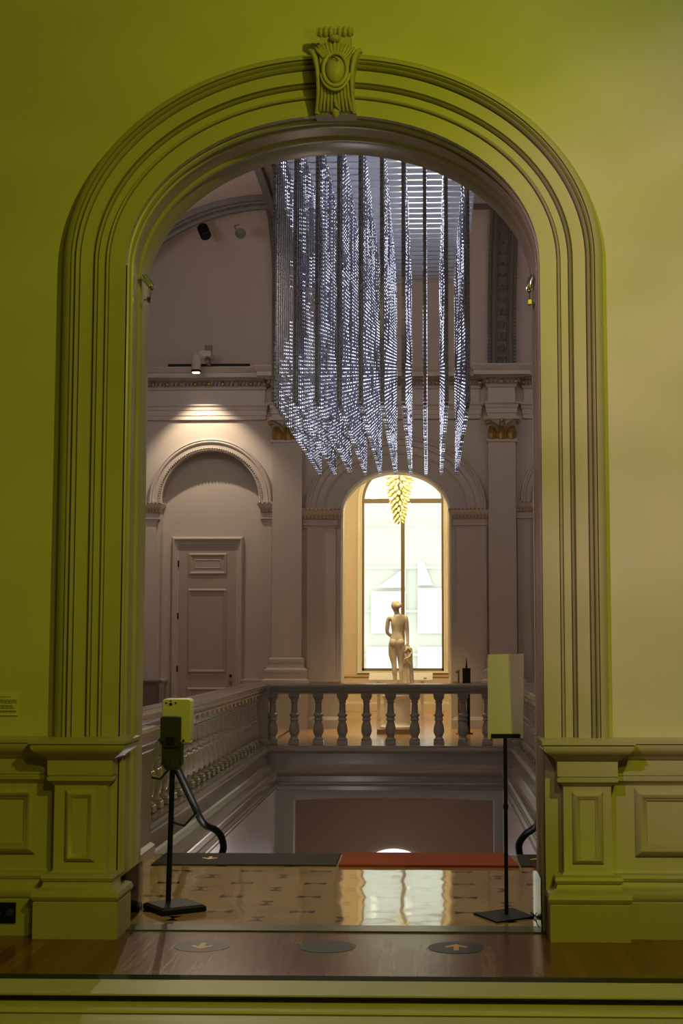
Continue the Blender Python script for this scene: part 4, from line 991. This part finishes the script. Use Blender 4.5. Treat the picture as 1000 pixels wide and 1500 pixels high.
# statue
t = thing('marble_statue', 'life size classical marble figure seen from behind, hand on a draped post', 'statue', (-.62, 25.6, 0))
def skin_mesh(name, verts, edges, radii, root, material, parent, sub=2):
    me = bpy.data.meshes.new(name); me.from_pydata(verts, edges, []); o = bpy.data.objects.new(name, me); COL.objects.link(o)
    md = o.modifiers.new('skin', 'SKIN'); md.use_smooth_shade = True
    for i, r in enumerate(radii):
        s = me.skin_vertices[0].data[i]; s.radius = r if isinstance(r, tuple) else (r, r); s.use_root = (i == root)
    m2 = o.modifiers.new('sub', 'SUBSURF'); m2.levels = sub; m2.render_levels = sub
    bpy.context.view_layer.update()
    dg = bpy.context.evaluated_depsgraph_get(); me2 = bpy.data.meshes.new_from_object(o.evaluated_get(dg))
    bpy.data.objects.remove(o); o2 = bpy.data.objects.new(name, me2); COL.objects.link(o2); me2.materials.clear(); me2.materials.append(material)
    o2.parent = parent; o2.matrix_parent_inverse = Matrix.Translation(parent.location).inverted()
    return o2
bx, by, bz = -.555, 25.6, .80
V = []; Rr = []; Ed = []
def J(x, y, z, r):
    V.append((bx + x * .88, by + y, bz + z * .905)); r = r if isinstance(r, tuple) else (r, r); Rr.append((r[0] * .88, r[1] * .9)); return len(V) - 1
pel = J(.0, 0, .90, (.150, .115)); bel = J(-.005, .01, 1.05, (.106, .085)); rib = J(.005, .015, 1.16, (.125, .092)); che = J(.01, .01, 1.31, (.150, .092)); nk = J(.005, .005, 1.43, (.060, .055)); nk2 = J(-.005, .01, 1.48, (.052, .052))
hd = J(-.03, .02, 1.55, (.072, .085)); hd2 = J(-.035, .01, 1.63, (.072, .085))
Ed += [(pel, bel), (bel, rib), (rib, che), (che, nk), (nk, nk2), (nk2, hd), (hd, hd2)]
# arms: left in picture bent forward, right one down to the post
s1 = J(-.175, .0, 1.365, .058); e1 = J(-.205, .02, 1.08, .040); w1 = J(-.10, .17, .98, .028); h1 = J(-.03, .20, .97, (.03, .02))
s2 = J(.180, .0, 1.365, .058); e2 = J(.205, .03, 1.07, .042); w2 = J(.215, .0, .89, .030); h2 = J(.22, -.01, .83, (.035, .022))
Ed += [(che, s1), (s1, e1), (e1, w1), (w1, h1), (che, s2), (s2, e2), (e2, w2), (w2, h2)]
hl = J(-.085, 0, .83, (.105, .11)); tl = J(-.09, .01, .66, (.088, .095)); kl = J(-.06, .0, .46, .056); cl = J(-.05, -.02, .33, .056); al = J(-.035, 0, .09, .034); fl = J(-.04, .10, .03, (.04, .025))
hr = J(.075, 0, .84, (.105, .11)); tr = J(.075, .02, .66, (.085, .09)); kr = J(.075, .03, .46, .055); cr = J(.085, .0, .33, .055); ar = J(.09, .0, .09, .034); fr_ = J(.11, .10, .03, (.04, .025))
Ed += [(pel, hl), (hl, tl), (tl, kl), (kl, cl), (cl, al), (al, fl), (pel, hr), (hr, tr), (tr, kr), (kr, cr), (cr, ar), (ar, fr_)]
skin_mesh('figure', V, Ed, Rr, pel, M['marble'], t)
mb = MB()
for s in (-1, 1): mb.sphere((bx + s * .062, by - .045, bz + .79), .076, 16, 12, (.98, .95, 1.05))
mb.build('lower_back', M['marble'], t, smooth=True)
mb = MB(); mb.sphere((bx - .026, by + .0, bz + 1.455), .090, 18, 12, (.90, 1.1, 1.0)); mb.sphere((bx + .028, by - .075, bz + 1.445), .050, 14, 10, (1.0, 1, .95)); mb.sphere((bx + .062, by - .05, bz + 1.47), .030, 12, 8)
mb.build('hair', M['marble'], t, smooth=True)
# fingers of both hands
for hx, hy, hz, dx, dy, dz in ((.193, -.01, .75, 0, -.2, -1), (-.026, .20, .878, 1, .2, -.3)):
    mb = MB()
    for k in range(4):
        o_ = (k - 1.5) * .016; a_ = (bx + hx + (o_ if dz == -1 else 0), by + hy, bz + hz + (0 if dz == -1 else o_)); L = .07 - abs(k - 1.4) * .008
        mb.tube([a_, (a_[0] + dx * L * .6, a_[1] + dy * L * .6, a_[2] + dz * L * .5), (a_[0] + dx * L, a_[1] + dy * L - .01, a_[2] + dz * L * .85)], [.009, .008, .006], 6)
    mb.tube([(bx + hx - .02, by + hy, bz + hz + .02), (bx + hx - .045, by + hy - .01, bz + hz - .01), (bx + hx - .045, by + hy - .02, bz + hz - .035)], [.01, .009, .007], 6)
    mb.build('fingers', M['marble'], t, smooth=True)
# draped post
mb = MB(); px_ = bx + .195; py_ = by + .0
rows = []
for i in range(15):
    f = i / 14; z = bz + .02 + .66 * f; r0_ = .095 - .022 * f; row = []
    for k in range(40):
        a_ = 2 * pi * k / 40; rr = r0_ * (1 + .10 * sin(9 * a_ + 2.2 * f) * (1 - .3 * f) + .05 * sin(17 * a_ - 3 * f)); row.append((px_ + rr * cos(a_), py_ + rr * sin(a_) * .9, z))
    rows.append(row)
mb.quadgrid(rows, closed_v=True); mb.ngon(rows[-1])
mb.sphere((px_, py_, bz + .68), .075, 14, 8, (1, 1, .6))
mb.build('drapery', M['marble'], t, smooth=True)
mb = MB()
mb.tube([(px_ - .085, py_ - .05, bz + 0.419), (px_ - .05, py_ - .11, bz + 0.510), (px_ + .03, py_ - .10, bz + 0.546), (px_ + .07, py_ - .05, bz + 0.637), (px_ + .0, py_ - .08, bz + 0.692), (px_ - .06, py_ - .06, bz + 0.637)], .018, 8)
mb.tube([(px_ - .06, py_ - .09, bz + 0.601), (px_ - .01, py_ - .11, bz + 0.473), (px_ + .06, py_ - .08, bz + 0.400)], .014, 8)
mb.build('drapery_folds', M['marble'], t, smooth=True)
mb = MB(); mb.lathe((bx + .06, by, bz), [(.26, -.005), (.27, .01), (.26, .03)], 28); mb.build('plinth', M['marble'], t)
t = thing('statue_pedestal', 'round cream pedestal under the marble statue, behind the far balusters', 'pedestal', (-.60, 25.6, 0))
mb = MB(); mb.lathe((-.555, 25.6, 0), [(.30, .08), (.30, .12), (.27, .14), (.245, .16), (.235, .20), (.235, .60), (.26, .63), (.27, .66), (.24, .69), (.25, .74), (.28, .76), (.28, .79)], 36); mb.build('drum', M['cream'], t, smooth=True)
mb = MB(); mb.box(-.90, -.22, 25.27, 25.93, 0, .085); mb.build('foot', M['bronze'], t)

# dark stand by the far arch
t = thing('black_dispenser_stand', 'small black stand in front of the far wall, right of the central arch', 'stand', (.68, 25.4, 0))
mb = MB(); mb.box(.60, .74, 25.35, 25.47, .86, 1.15); mb.build('box', M['black'], t)
mb = MB(); mb.tube([(.67, 25.4, 1.14), (.67, 25.4, 1.32)], [.02, .006], 8); mb.build('antenna', M['black'], t)
mb = MB(); mb.tube([(.70, 25.4, 0), (.70, 25.4, .9)], .03, 8); mb.lathe((.70, 25.4, 0), [(.08, 0), (.08, .02)], 16); mb.build('pole', M['black'], t)
t = thing('small_post', 'thin brass post with angled head beside the black stand', 'post', (.53, 25.4, 0))
mb = MB(); mb.tube([(.53, 25.4, 0), (.53, 25.4, 1.08)], .016, 8); mb.lathe((.53, 25.4, 0), [(.05, 0), (.05, .02)], 16); mb.build('pole', M['brass'], t)
mb = MB(); mb.tube([(.475, 25.4, 1.08), (.545, 25.4, 1.12)], .028, 8); mb.build('head', M['brass'], t)
